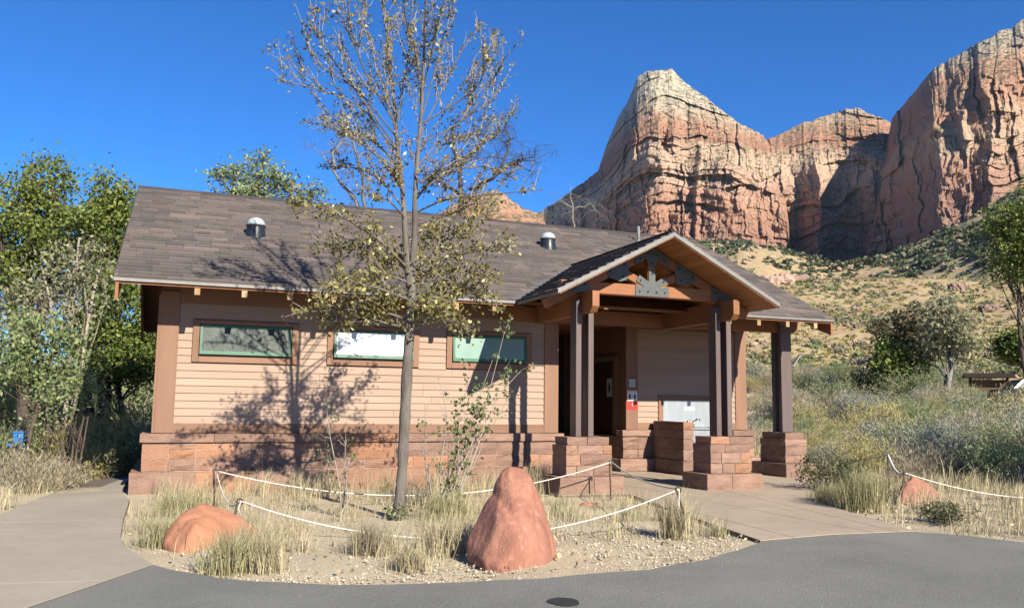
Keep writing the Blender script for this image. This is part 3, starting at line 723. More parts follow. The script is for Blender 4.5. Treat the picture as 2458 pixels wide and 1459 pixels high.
for s in (-1, 1):
    o = (c+s*.6, zporch(c+s*.6)-off); q = rot([(-.19, -.07), (.19, -.07), (.19, .07), (-.19, .07)], -s*sl, o)
    q = [q[0]]+[(c+s*.5-.06, o[1]-.17), (c+s*.5+.06, o[1]-.2)]+q[1:] if s == 1 else [q[0]]+[(c+s*.5-.06, o[1]-.2), (c+s*.5+.06, o[1]-.17)]+q[1:]
    plate(q, [(o[0]-.12, o[1]+s*.06), (o[0]+.12, o[1]-s*.06), (c+s*.5, o[1]-.12)])
    h = c+s*1.32
    q = [(h-.25, 2.90), (h+.25, 2.90), (h+.25, max(2.92, zporch(h+.25)-.11)), (h-.25, max(2.92, zporch(h-.25)-.11))]; plate(q, [(h-.12, 2.93), (h, 2.95), (h-s*.18, 3.02)])
# beams running back to the wall, chamfered nose
for x in PX:
    MB().prism([(-2.12, 2.66), (-2.04, 2.58), (.12, 2.58), (.12, 2.88), (-2.12, 2.88)], 'x', x-.054, x+.054).build('porch_beam', m_wood, B)
# eave beam over the open porch
MB().prism([(6.16, 2.64), (11.05, 2.64), (11.17, 2.74), (11.17, 2.88), (6.16, 2.88)], 'y', .06, .16).build('eave_beam', m_wood, B)
MB().prism([(5.1, 2.60), (8.8, 2.60), (8.8, 2.84), (5.1, 2.84)], 'y', -.08, -.045).build('eave_header', m_wood, B)
box('porch_ceiling', 6.16, 11.05, .17, YW, 2.80, 2.83, m_wood, B)
box('porch_ceiling', 6.16, 8.3, YW, 5.2, 2.80, 2.83, m_wood, B)

# ---- stone piers with paired plank posts
def pier(cx, cy, w_, d_, tw, td, z0=.014, top=.80, name='stone_pier', px_=True):
    P = empty(name); P.parent = B
    MB().box(cx-w_/2+.012, cx+w_/2-.012, cy-d_/2+.012, cy+d_/2-.012, z0-.08, z0+.225).box(cx-tw/2-.016, cx+tw/2+.016, cy-td/2-.016, cy+td/2+.016, z0+.2, top-.125).box(cx-tw/2+.012, cx+tw/2-.012, cy-td/2+.012, cy+td/2-.012, top-.13, top-.012).build('mortar_core', m_mortar, P)
    long_x = w_ >= d_
    def course(hw, hd, a, b, n, rough):
        c0, c1 = (cx-hw, cx+hw) if long_x else (cy-hd, cy+hd)
        cut = [c0]+sorted(R_.uniform(.22, .78)*(c1-c0)*1.0+c0 for _ in range(n-1))+[c1]
        if n == 3: cut = [c0, c0+(c1-c0)*R_.uniform(.2, .38), c0+(c1-c0)*R_.uniform(.58, .8), c1]
        for p, q in zip(cut, cut[1:]):
            if long_x: stone(p, q, cy-hd, cy+hd, a, b, P, (2, 2, 2), rough)
            else: stone(cx-hw, cx+hw, p, q, a, b, P, (2, 2, 2), rough)
    course(w_/2, d_/2, z0-.06, z0+.235, 2, .026)
    zz = [z0+.235, z0+.235+.15, z0+.235+.29, top-.115]
    zz[2] = (zz[1]+zz[3])/2+R_.uniform(-.02, .02)
    for a, b in zip(zz, zz[1:]): course(tw/2+.03, td/2+.03, a, b, R_.choice([2, 3]), .022)
    course(tw/2, td/2, top-.115, top, 2, .012)
    return P
pier(5.79, -1.67, 1.0, .68, .67, .42); pier(8.19, -1.67, 1.0, .68, .67, .42); pier(10.80, .12, .68, .98, .42, .66)
for x in PX:
    box('plank_post', x-.142, x-.056, -1.77, -1.57, .80, 2.80, m_post, B, .004)
    box('plank_post', x+.056, x+.142, -1.77, -1.57, .80, 2.80, m_post, B, .004)
box('plank_post', 10.68, 10.92, -.03, .055, .80, 2.82, m_post, B, .004)
box('plank_post', 10.68, 10.92, .165, .25, .80, 2.82, m_post, B, .004)

# ---- recessed block with the drinking fountain
box('recess_wall', XF+.02, XWR-.02, YW, 7.36, .03, 2.95, m_trim, B)
rb = empty('recess_stone_base'); rb.parent = B
MB().box(XF-.09, XWR+.09, YW-.09, YW+.2, .0, ZL-.015).box(XF-.2, XWR+.2, YW-.2, YW+.2, .0, .24).build('mortar_core', m_mortar, rb)
for a, b in split(XF-.22, XWR+.22, .5, .9): stone(a, b, YW-.22, YW-.1, .02, .255, rb, (3, 1, 2), .024)
ashlar(XF-.11, XWR+.11, YW-.11, .255, .67, rb, .1)
for a, b in split(XF-.14, XWR+.14, .5, 1.0): stone(a, b, YW-.145, YW, .67, ZL, rb, (3, 1, 1), .012)
for a, b in split(YW, YW+3, .6, .9):
    stone(XF-.11, XF, a, b, .03, .67, rb, (1, 3, 2), .02)
FX0, FX1, FZ0, FZ1 = 9.02, 10.30, .80, 1.36
z = .925; rs_ = empty('recess_siding'); rs_.parent = B
while z < 2.75:
    z1 = min(z+EXPO, 2.75)
    for s0, s1 in (((XF+.26, XWR-.27),) if z > FZ1-.012 else ((XF+.26, FX0), (FX1, XWR-.27))): lap(s0, s1, z, z1+.006, YW, rs_)
    z = z1
box('water_table_trim', XF+.26, FX0, YW-.034, YW-.001, ZL+.001, .925, m_trimh, B); box('water_table_trim', FX1, XWR-.27, YW-.034, YW-.001, ZL+.001, .925, m_trimh, B)
box('corner_board', XF, XF+.26, YW-.042, YW+.02, ZL+.002, 2.8, m_trim, B, .004)
box('corner_board', XWR-.27, XWR, YW-.042, YW+.02, ZL+.002, 2.8, m_trim, B, .004)
box('niche_trim', FX0, FX0+.1, YW-.045, YW-.001, ZL+.002, FZ1, m_trim, B, .003)
box('niche_trim', FX1-.1, FX1, YW-.045, YW-.001, ZL+.002, FZ1, m_trim, B, .003)
box('niche_trim', FX0, FX1, YW-.047, YW-.001, FZ1, FZ1+.1, m_trimh, B, .003)
# door in the side of the recessed block, opening into the alcove
D_ = empty('door'); D_.parent = B
box('door_leaf', XF-.01, XF+.012, 2.05, 3.0, .05, 2.12, m_door, D_)
box('door_frame', XF-.03, XF+.018, 1.93, 2.05, .04, 2.22, m_trim, D_); box('door_frame', XF-.03, XF+.018, 3.0, 3.12, .04, 2.22, m_trim, D_); box('door_frame', XF-.03, XF+.018, 2.05, 3.0, 2.12, 2.22, m_trim, D_)
box('alcove_back_wall', 6.17, XF, 4.4, 4.5, .03, 2.85, m_dark, B)  # near-black colour carries the alcove's shade
# stone wing wall beside the fountain
wg = empty('stone_wing_wall'); wg.parent = B
WX0, WX1, WY0 = 8.84, 9.06, .42
MB().box(WX0+.03, WX1-.03, WY0+.03, YW-.1, 0, .95).build('mortar_core', m_mortar, wg)
zz = [.02, .27, .47, .66, .83, .97]
for a, b in zip(zz, zz[1:]):
    e = .03 if a < .1 else 0
    for p, q in split(WY0-e, YW-.13, .35, .6): stone(WX0-e, WX1+e, p, q, a, b, wg, (2, 2, 2), .02)

# =================================================================== FIXTURES AND SIGNS
f = empty('drinking_fountain', (9.66, YW, .03))
tag(f, 'stainless steel drinking fountain set in the recessed porch wall behind the stone wing', 'drinking fountain'); f.location = (0, 0, 0)
box('back_panel', FX0+.1, FX1-.1, YW-.03, YW-.002, .84, FZ1, m_steel, f, .004)
bs = MB().prism([(YW-.42, .56), (YW-.05, .5), (YW-.05, .83), (YW-.42, .80)], 'x', 9.28, 10.12).build('basin', m_steel, f); bevel(bs, .015, 2)
box('basin_rim', 9.26, 10.14, YW-.44, YW-.03, .803, .833, m_steel, f, .01)
box('basin_support', 9.45, 9.95, YW-.3, YW-.05, .05, .53, m_steel, f, .01)
MB().tube([(9.72, YW-.16, .83), (9.72, YW-.17, .95), (9.76, YW-.22, 1.0), (9.82, YW-.26, .985)], [.028, .026, .024, .018], 10).build('spout', m_chrome, f, True)
MB().lathe([(.035, 0), (.04, .03), (.03, .05)], (9.62, YW-.14, .93), 12).build('push_button', m_chrome, f, True)
MB().tube([(9.72, YW-.17, .95), (9.62, YW-.14, .95)], .015, 8).build('spout_arm', m_chrome, f, True)
tag(box('notice_label', 9.60, 9.84, YW-.036, YW-.031, 1.17, 1.24, m_white), 'small white rectangular label on the stainless fountain panel', 'sign')
def sgn(name, label, x0, x1, z0, z1, parts):
    e = empty(name, (0, 0, 0)); tag(e, label, 'sign')
    y = YW-.042
    for nm, q, m_ in parts: box(nm, x0+(x1-x0)*q[0], x0+(x1-x0)*q[1], y-q[4], y-.001, z0+(z1-z0)*q[2], z0+(z1-z0)*q[3], m_, e)
    return e
s1 = sgn('distancing_sign', 'red and white notice with two black standing figures on the corner board', XF+.01, XF+.25, 1.17, 1.55,
    [('red_board', (0, 1, 0, 1, .006), m_red), ('white_panel', (.05, .95, .44, .97, .009), m_white)])
yy = YW-.042-.012
for sx in (.27, .73):
    x = XF+.01+.24*sx
    MB().prism([(x-.012, 1.37), (x+.012, 1.37), (x+.02, 1.425), (x+.016, 1.455), (x+.009, 1.462), (x+.009, 1.478), (x-.009, 1.478), (x-.009, 1.462), (x-.016, 1.455), (x-.02, 1.425)], 'y', yy, yy+.002).build('standing_figure', m_black, s1)
MB().prism([(XF+.10, 1.418), (XF+.16, 1.418), (XF+.16, 1.424), (XF+.10, 1.424)], 'y', yy, yy+.002).build('spacing_arrow', m_black, s1)
for k, x in enumerate(np.linspace(XF+.05, XF+.205, 6)):
    box('letter_mark', x-.008, x+.008, yy, yy+.002, 1.508, 1.53, m_red, s1)
box('exclamation_mark', XF+.126, XF+.136, yy+.003, yy+.006, 1.255, 1.30, m_white, s1); box('exclamation_dot', XF+.126, XF+.136, yy+.003, yy+.006, 1.235, 1.246, m_white, s1)
sgn('grey_notice', 'small grey-green square plate above the red notice on the corner board', XF+.06, XF+.2, 1.60, 1.78, [('plate', (0, 1, 0, .9, .008), m_greysign), ('clip', (.1, .9, .9, 1, .012), m_black)])
e = empty('restroom_sign'); tag(e, 'pale restroom pictogram plate on the side door facing the alcove', 'sign')
box('plate', XF-.018, XF-.012, 2.1, 2.32, 1.42, 1.78, m_greysign, e)
MB().prism([(2.19, 1.5), (2.23, 1.5), (2.25, 1.6), (2.235, 1.65), (2.235, 1.68), (2.185, 1.68), (2.185, 1.65), (2.17, 1.6)], 'x', XF-.022, XF-.0185).build('pictogram', m_black, e)

# =================================================================== ROPE BARRIER
def stake(label, top, foot, hook=True, lean=None):
    top, foot = np.array(top, float), np.array(foot, float)
    e = empty('rope_stake', foot); tag(e, label, 'stake', 'stakes of the rope barrier'); d = top-foot
    m_ = MB(); m_.tube([np.array([0, 0, -.12]), d*.5, d], .011, 8); m_.build('rod', m_rust, e, True)
    q = [d+np.array([.028*math.cos(t)+.02, 0, .028*math.sin(t)+.002]) for t in np.linspace(math.pi, -.9, 9)]
    MB().tube(q, .009, 6).build('hook', m_rust, e, True)
    return top
def gp(px, py, dz=0): p = G(px, py, 0); return np.array([p[0], p[1], -.02+dz])
def topat(px, py, foot): return U(px, py, foot[1])
f1 = gp(516, 1224); t1 = stake('thin rusty stake nearest the left corner of the stone base', topat(513, 1132, f1), f1)
f2 = gp(553, 1292); t2 = stake('hooked rusty stake standing behind the orange boulder', topat(570, 1205, f2), f2)
f3 = gp(1467, 1195); t3 = stake('thin stake in front of the stone pier nearest the entry', topat(1463, 1110, f3), f3)
f4 = gp(1660, 1285); t4 = stake('leaning stake at the front corner of the concrete walk', topat(1624, 1176, f4), f4)
f5 = gp(2160, 1218); t5 = stake('stake beside the small red rock right of the walk', topat(2170, 1137, f5), f5)
def rope(label, a, b, sag, n=26, r=.0075, lift=0):
    a, b = np.array(a), np.array(b); P = []
    for k in range(n+1):
        t = k/n; p = a+(b-a)*t; p[2] -= sag*4*t*(1-t); P.append(p)
    o = MB().tube(P, r, 6).build('rope', m_rope, None, True); return tag(o, label, 'rope', 'ropes of the barrier')
hk = np.array([.03, 0, .01])
rope('white rope running along the wall from the left stake to the pier stake', t1+hk, t3+hk, .36)
rope('short white rope between the two stakes by the orange boulder', t1+hk, t2+hk, .17, 16)
rope('long white rope sagging in front of the tree and behind the red boulder', t2+hk, t4+hk, .40, 40)
rope('short white rope from the pier stake to the leaning stake', t3+hk, t4+hk, .07)
f6 = U(2620, 1200, -5.3); rope('white rope running off to the right from the rock-side stake', t5+hk, U(2560, 1196, t5[1]-.4), .10)
p6 = U(2131, 1090, t5[1]+1.6)
rope('thick pale rope end hanging above the small red rock', p6, t5+hk, .12, 14, .02)
f7 = np.array([p6[0], p6[1], -.02]); stake('thin stake almost hidden in brush holding the pale rope', p6, f7)
rope('thin rope from the right stone pier into the brush', np.array([11.08, -.2, .42]), p6, .12, 20, .007)
for (p, q) in ((t4, .38), (t2, .12)):
    tag(MB().tube([p+hk, p+hk+np.array([-.02, -.02, -q*.5]), p+hk+np.array([.0, -.02, -q])], .006, 6).build('rope_tail', m_rope, None, True), 'loose rope tail hanging from the '+('leaning stake' if p is t4 else 'hooked stake'), 'rope')

# =================================================================== BOULDERS
def boulder(name, label, poly, m_, cat='boulder', seed=0, sub=4, sharp=.05, parent=None, flat=False):
    """convex-ish hull from given points, subdivided and roughened"""
    bm = bmesh.new()
    lowz = min(p[2] for p in poly)
    for p in poly: bm.verts.new(p)
    if len(poly) > 12:                          # foot carried below the soil
        for p in poly:
            if p[2] < lowz+.2: bm.verts.new((p[0], p[1], lowz-.25))
    r = bmesh.ops.convex_hull(bm, input=bm.verts[:])
    bmesh.ops.delete(bm, geom=[g for g in r['geom_interior'] if isinstance(g, bmesh.types.BMVert)], context='VERTS')
    bmesh.ops.triangulate(bm, faces=bm.faces[:])
    for k in range(sub):
        bmesh.ops.subdivide_edges(bm, edges=[e for e in bm.edges if e.calc_length() > .05], cuts=1, smooth=0)
        bmesh.ops.triangulate(bm, faces=bm.faces[:])
    bm.normal_update()
    co = np.array([v.co[:] for v in bm.verts]); nm = np.array([v.normal[:] for v in bm.verts]); s = 1/max(.3, np.ptp(co[:, 2]))
    d = sharp*(fbm(co[:, 0]*2.2*s, co[:, 1]*2.2*s, co[:, 2]*1.2*s, 4, seed)*.45 + .35*np.abs(vn(co[:, 0]*5*s, co[:, 1]*5*s, co[:, 2]*2.5*s, seed+3)) - .6*np.exp(-(vn(co[:, 0]*2.6*s+co[:, 2]*.6, co[:, 1]*2*s, co[:, 2]*.8*s, seed+5)/.1)**2)) + sharp*.3*fbm(co[:, 0]*9, co[:, 1]*7, co[:, 2]*4, 4, seed+9)
    co += nm*d[:, None]
    for v, c_ in zip(bm.verts, co): v.co = c_
    me = bpy.data.meshes.new(name); bm.to_mesh(me); bm.free(); me.materials.append(m_)
    me.polygons.foreach_set('use_smooth', np.full(len(me.polygons), not flat))
    return tag(link(name, me), label, cat)
YBg = -6.25
def bp(px, py, dy=0.0): p = U(px, py, YBg+dy); return tuple(p)
boulder('boulder', 'tall pointed red sandstone boulder at the front of the planting bed',
    [bp(1122, 1335), bp(1120, 1300, .1), bp(1160, 1345, -.3), bp(1205, 1360, -.42), bp(1300, 1350, -.35), bp(1342, 1335, -.05), bp(1338, 1300, 0), bp(1320, 1250, 0), bp(1295, 1190, .02), bp(1275, 1140, .1),
     bp(1258, 1124, .15), bp(1222, 1119, .18), bp(1205, 1128, .2), bp(1180, 1175, .2), bp(1150, 1240, .15), bp(1230, 1200, -.12), bp(1255, 1280, -.38), bp(1190, 1265, -.22), bp(1320, 1330, .6), bp(1150, 1330, .6), bp(1240, 1150, .42), bp(1250, 1390, 0)], m_boulder, seed=3, sub=5, sharp=.034)
def bq(px, py, y): return tuple(U(px, py, y))
boulder('boulder', 'low rounded orange boulder beside the left path', [bq(392, 1300, -4.9), bq(396, 1275, -4.8), bq(430, 1330, -5.15), bq(500, 1335, -5.2), bq(590, 1320, -5.0), bq(630, 1300, -4.7), bq(625, 1275, -4.6), bq(580, 1240, -4.6), bq(530, 1222, -4.65), bq(490, 1209, -4.6), bq(462, 1216, -4.7),
    bq(430, 1240, -4.85), bq(470, 1260, -5.1), bq(480, 1240, -4.0), bq(600, 1290, -4.1), bq(420, 1300, -4.2)], m_boulder2, seed=12, sub=4, sharp=.026)
boulder('rock', 'small pinkish grey stone in front of the orange boulder', [bq(462, 1345, -5.4), bq(470, 1322, -5.35), bq(500, 1318, -5.35), bq(528, 1330, -5.35), bq(530, 1352, -5.4), bq(490, 1360, -5.5), bq(500, 1335, -5.1), bq(480, 1365, -5.3)],
        mat('grey_pink_stone', (.38, .27, .23), (.45, .33, .29), 8, rough=.9, bump=.4, bscale=25), 'rock', 17, 3, .03)
boulder('rock', 'small red rock right of the concrete walk behind the stake', [bq(2150, 1205, -3.9), bq(2165, 1165, -3.6), bq(2190, 1140, -3.5), bq(2225, 1160, -3.5), bq(2252, 1185, -3.5), bq(2258, 1220, -3.7), bq(2200, 1225, -4.1), bq(2200, 1160, -3.1), bq(2240, 1210, -3.1)], m_boulder, 'rock', 23, 3, .05)
boulder('rock', 'flat red stone half buried near the pier base', [bq(1385, 1215, -3.0), bq(1400, 1205, -3.0), bq(1440, 1206, -3.0), bq(1448, 1222, -3.0), bq(1410, 1228, -3.1), bq(1420, 1210, -2.7)], m_boulder, 'rock', 29, 2, .02)
tag(mk('pavement_patch', [(2.65+.1*math.cos(a)*(1+.08*math.sin(3*a)), -7.86+.1*math.sin(a)*1.2, .0085+dz) for dz in (0, .003) for a in np.linspace(0, 2*math.pi, 25)[:-1]],
    [tuple(range(24))[::-1], tuple(range(24, 48))]+[(i, (i+1) % 24, 24+(i+1) % 24, 24+i) for i in range(24)], mat('dark_iron', (.028, .028, .028), (.04, .04, .04), 30, rough=.8)), 'small dark oval patch on the asphalt at the bottom edge', 'patch')

# =================================================================== VEGETATION
def unit(n):
    v = rng.normal(size=(n, 3)); return v/np.linalg.norm(v, axis=1)[:, None]
def leaves(C, size, asp=.5, up=0.0):
    """diamond leaves at centres C (n,3); size scalar or (n,)"""
    C = np.asarray(C, float); n = len(C); s = np.broadcast_to(np.asarray(size, float), (n,))[:, None]*rng.uniform(.7, 1.3, (n, 1))
    a = unit(n); a[:, 2] += up; a /= np.linalg.norm(a, axis=1)[:, None]
    b = np.cross(a, unit(n)); b /= np.linalg.norm(b, axis=1)[:, None]+1e-9
    V = np.stack([C-a*s*.5, C+b*s*asp*.5, C+a*s*.5, C-b*s*asp*.5], 1).reshape(-1, 3)
    return V, np.arange(4*n).reshape(-1, 4)
def ellip(n, c, r, shell=.45):
    d = unit(n); k = (shell+(1-shell)*rng.random((n, 1)))**.7
    return np.asarray(c)+d*k*np.asarray(r)
def clumped(blobs, nclump, per, spread):
    P = []
    vol = np.array([np.prod(b[1]) for b in blobs])**(2/3); vol /= vol.sum()
    for b, f_ in zip(blobs, vol):
        m_ = max(2, int(nclump*f_)); cc = ellip(m_, b[0], b[1], .35)
        for c in cc:
            k = int(per*rng.uniform(.5, 1.5)); s = spread*rng.uniform(.6, 1.3)
            P.append(c+rng.normal(size=(k, 3))*np.array([s, s, s*.65]))
    return np.concatenate(P)
def limb(mb, p, q, r0, r1, bow=.1, n=5, sides=5):
    p, q = np.asarray(p, float), np.asarray(q, float); L = np.linalg.norm(q-p); k = rng.normal(size=3)*bow*L; k2 = rng.normal(size=3)*bow*L*.35
    P = [p+(q-p)*t+k*math.sin(math.pi*t)*.5+k2*math.sin(2*math.pi*t) for t in np.linspace(0, 1, n)]
    mb.tube(P, list(np.linspace(r0, r1, n)), sides, cap=False); return P
def leafy_tree(name, label, base, blobs, trunks, nclump, per, spread, lsize, lm, bm_=None, rt=.12, cat='tree', group=None, asp=.6):
    """blobs in world offsets from base: ((x,y,z),(rx,ry,rz)); trunks: list of tip offsets"""
    e = empty(name, base); tag(e, label, cat, group)
    tb = MB()
    for tip in trunks: 
        P = limb(tb, (0, 0, -.1), tip, rt, rt*.35, .06, 7, 7)
    for b in blobs:
        for k in range(5):
            t = trunks[rng.integers(len(trunks))]; f_ = rng.uniform(.3, .95)
            limb(tb, np.array(t)*f_, ellip(1, b[0], b[1], .6)[0], rt*.3, rt*.06, .12, 5, 4)
    tb.build('trunk', bm_ or m_barkd, e, True)
    V, F = leaves(clumped(blobs, nclump, per, spread), lsize, asp)
    mk('crown', V, F, lm, e); return e
def off(px, py, d, base):                      # offset of an image point at distance d from a base point
    r = ray(px, py); t = d/math.hypot(r[0], r[1]); return tuple(CAM+r*t-base)
def blob(px, py, rx, rz, d, base, dd=0):       # crown lobe given by its place and its radii in photo pixels
    k = d/FPX/1.0; o = off(px, py, d+dd, base); return (o, (rx*k, max(rx, rz)*k*.9, rz*k))
def tree_at(name, label, px, d, lobes, tips, **kw):
    b = at(px, d); bl = [blob(*l[:4], d, b, *(l[4:] or (0,))) for l in lobes]
    return leafy_tree(name, label, b, bl, [off(t[0], t[1], d, b) for t in tips], **kw)

# ---- trees left of the building
tree_at('cottonwood_tree', 'tall broad cottonwood with yellow-green crown at the left edge', 70, 27,
    [(20, 500, 75, 80), (120, 470, 55, 70), (125, 420, 40, 38), (60, 590, 110, 80, 1), (150, 560, 70, 55, -1), (10, 690, 90, 80), (100, 680, 80, 60, 1), (-60, 600, 70, 90, 1)], [(60, 420), (120, 430), (0, 560)],
    nclump=360, per=54, spread=.27, lsize=.115, lm=m_fol_a, rt=.16)
tree_at('cottonwood_tree', 'rounded green cottonwood just left of the roof edge', 235, 25,
    [(262, 470, 38, 36), (285, 500, 28, 40), (235, 530, 55, 45), (270, 590, 55, 50), (200, 610, 50, 40, 1), (262, 680, 55, 45), (250, 430, 14, 14)], [(255, 450), (290, 560), (210, 560)],
    nclump=210, per=54, spread=.23, lsize=.11, lm=m_fol_a, rt=.12)
tree_at('dark_green_tree', 'dense dark green tree behind the left corner of the building', 290, 23,
    [(300, 760, 75, 60), (340, 830, 60, 60), (250, 840, 70, 60), (310, 880, 80, 50), (215, 760, 45, 45), (390, 800, 60, 90, 3), (250, 700, 60, 50)], [(300, 720), (250, 780)],
    nclump=300, per=54, spread=.23, lsize=.105, lm=m_fol_b, rt=.1)
tree_at('grey_olive_tree', 'grey-olive half bare tree in front of the green cottonwoods', 150, 20,
    [(190, 620, 70, 55), (120, 680, 70, 60), (225, 690, 50, 55), (60, 740, 70, 50), (160, 760, 70, 50), (20, 820, 60, 60)], [(190, 570), (100, 640), (240, 640)],
    nclump=130, per=20, spread=.2, lsize=.1, lm=m_fol_c, rt=.06, bm_=m_twig)
tree_at('young_tree', 'light green young tree with thin dark trunk left of the path', 76, 17.5,
    [(90, 800, 70, 45), (140, 850, 65, 50), (70, 880, 70, 50), (150, 920, 55, 45), (20, 860, 50, 60)], [(76, 800), (130, 830)],
    nclump=150, per=26, spread=.16, lsize=.085, lm=m_fol_d, rt=.045)
tree_at('young_tree', 'sparse multi-stemmed shrub tree at the shaded end of the path', 190, 15.2,
    [(150, 930, 45, 45), (190, 900, 40, 40), (215, 950, 30, 40), (120, 980, 35, 40)], [(140, 880), (195, 870), (205, 880), (225, 920), (110, 950)],
    nclump=70, per=16, spread=.14, lsize=.06, lm=m_fol_d, rt=.022)
# ---- trees behind the roof
tree_at('leafy_tree', 'green leafy treetop rising behind the left half of the roof', 620, 27,
    [(630, 420, 50, 50), (560, 420, 45, 22), (670, 440, 35, 30), (600, 480, 70, 40), (625, 375, 22, 20), (745, 470, 28, 30), (700, 500, 50, 30), (515, 412, 18, 10)], [(630, 390), (745, 455), (560, 415)],
    nclump=150, per=26, spread=.2, lsize=.12, lm=m_fol_d, rt=.1)
def bare_tree(name, label, px, d, mains, m_, r0=.1, twigs=9, tl=1.0, droop=0., lift=.5, lm=None, cat='tree'):
    b = at(px, d); e = empty(name, b); tag(e, label, cat); tb = MB(); L = []
    for pts in mains:
        P = [np.array(off(x, y, d+dz, b)) for x, y, dz in pts]; P[0] = np.array([0, 0, -.1]) if pts is mains[0] else P[0]
        # smooth polyline
        Q = []
        for i in range(len(P)-1):
            for t in np.linspace(0, 1, 5)[:-1]: Q.append(P[i]+(P[i+1]-P[i])*t+rng.normal(size=3)*.03)
        Q.append(P[-1]); n = len(Q); tb.tube(Q, list(np.linspace(r0 if pts is mains[0] else r0*.6, r0*.12, n)), 6, cap=False)
        for k in range(twigs):
            i = rng.integers(n//3, n); dr = unit(1)[0]*np.array([1, 1, .6]); dr[2] += lift; dr /= np.linalg.norm(dr)
            s = Q[i]+dr*tl*rng.uniform(.5, 1.3); s[2] -= droop*rng.uniform(0, 1)
            R2 = limb(tb, Q[i], s, r0*.16, r0*.05, .18, 5, 4)
            for k2 in range(7):
                j = rng.integers(1, 5); d2 = unit(1)[0]*np.array([1, 1, .6]); d2[2] += lift*.7-droop; q = R2[j]+d2*tl*rng.uniform(.2, .6)
                R3 = limb(tb, R2[j], q, r0*.06, r0*.025, .2, 4, 3)
                for k3 in range(3):
                    d3 = unit(1)[0]; d3[2] += .3*lift-1.5*droop; limb(tb, R3[rng.integers(1, 4)], R3[-1]+d3*tl*rng.uniform(.1, .3), r0*.03, r0*.015, .1, 3, 3)
                L += R3[1:]
    tb.build('branches', m_, e, True)
    if lm is not None:
        C = np.array(L); C = np.repeat(C, 4, 0)+rng.normal(size=(len(C)*4, 3))*.12; V, F = leaves(C, .09, .6); mk('leaves', V, F, lm, e)
    return e
bare_tree('bare_tree', 'pale bare tree with forked limbs behind the roof left of the front tree', 880, 24, [[(880, 950, 0), (880, 560, 0), (855, 480, 0), (815, 430, .3), (790, 390, .5), (770, 370, 1)], [(872, 520, 0), (868, 420, -.5), (845, 340, -1), (830, 300, -1)], [(800, 410, .4), (800, 360, 1), (840, 330, 1.4)]], m_barkw, .09, 8, .9, .25, .3)
bare_tree('bare_tree', 'dark spreading bare tree behind the roof right of the front tree', 1115, 26, [[(1115, 950, 0), (1112, 560, 0), (1108, 450, 0), (1100, 400, 0), (1150, 350, .5), (1180, 290, 1)], [(1108, 470, 0), (1060, 440, .5), (1030, 415, 1)], [(1130, 460, 0), (1180, 430, -1), (1220, 370, -1), (1215, 300, -1)], [(1105, 400, 0), (1085, 340, .5), (1130, 320, 1), (1170, 330, 1)], [(1180, 420, -1), (1240, 390, -1), (1265, 380, -1.5)]], m_barkd, .11, 10, 1.0, .35, .4, )
bare_tree('dead_shrub_tree', 'grey drooping dead shrub tree over the right end of the ridge', 1385, 30, [[(1385, 950, 0), (1380, 560, 0), (1375, 490, 0), (1365, 440, 0)], [(1378, 500, 0), (1420, 490, 0), (1440, 520, 0)], [(1376, 500, 0), (1340, 480, 0), (1325, 520, .5)]], m_barkw, .05, 9, .8, .5, .2)

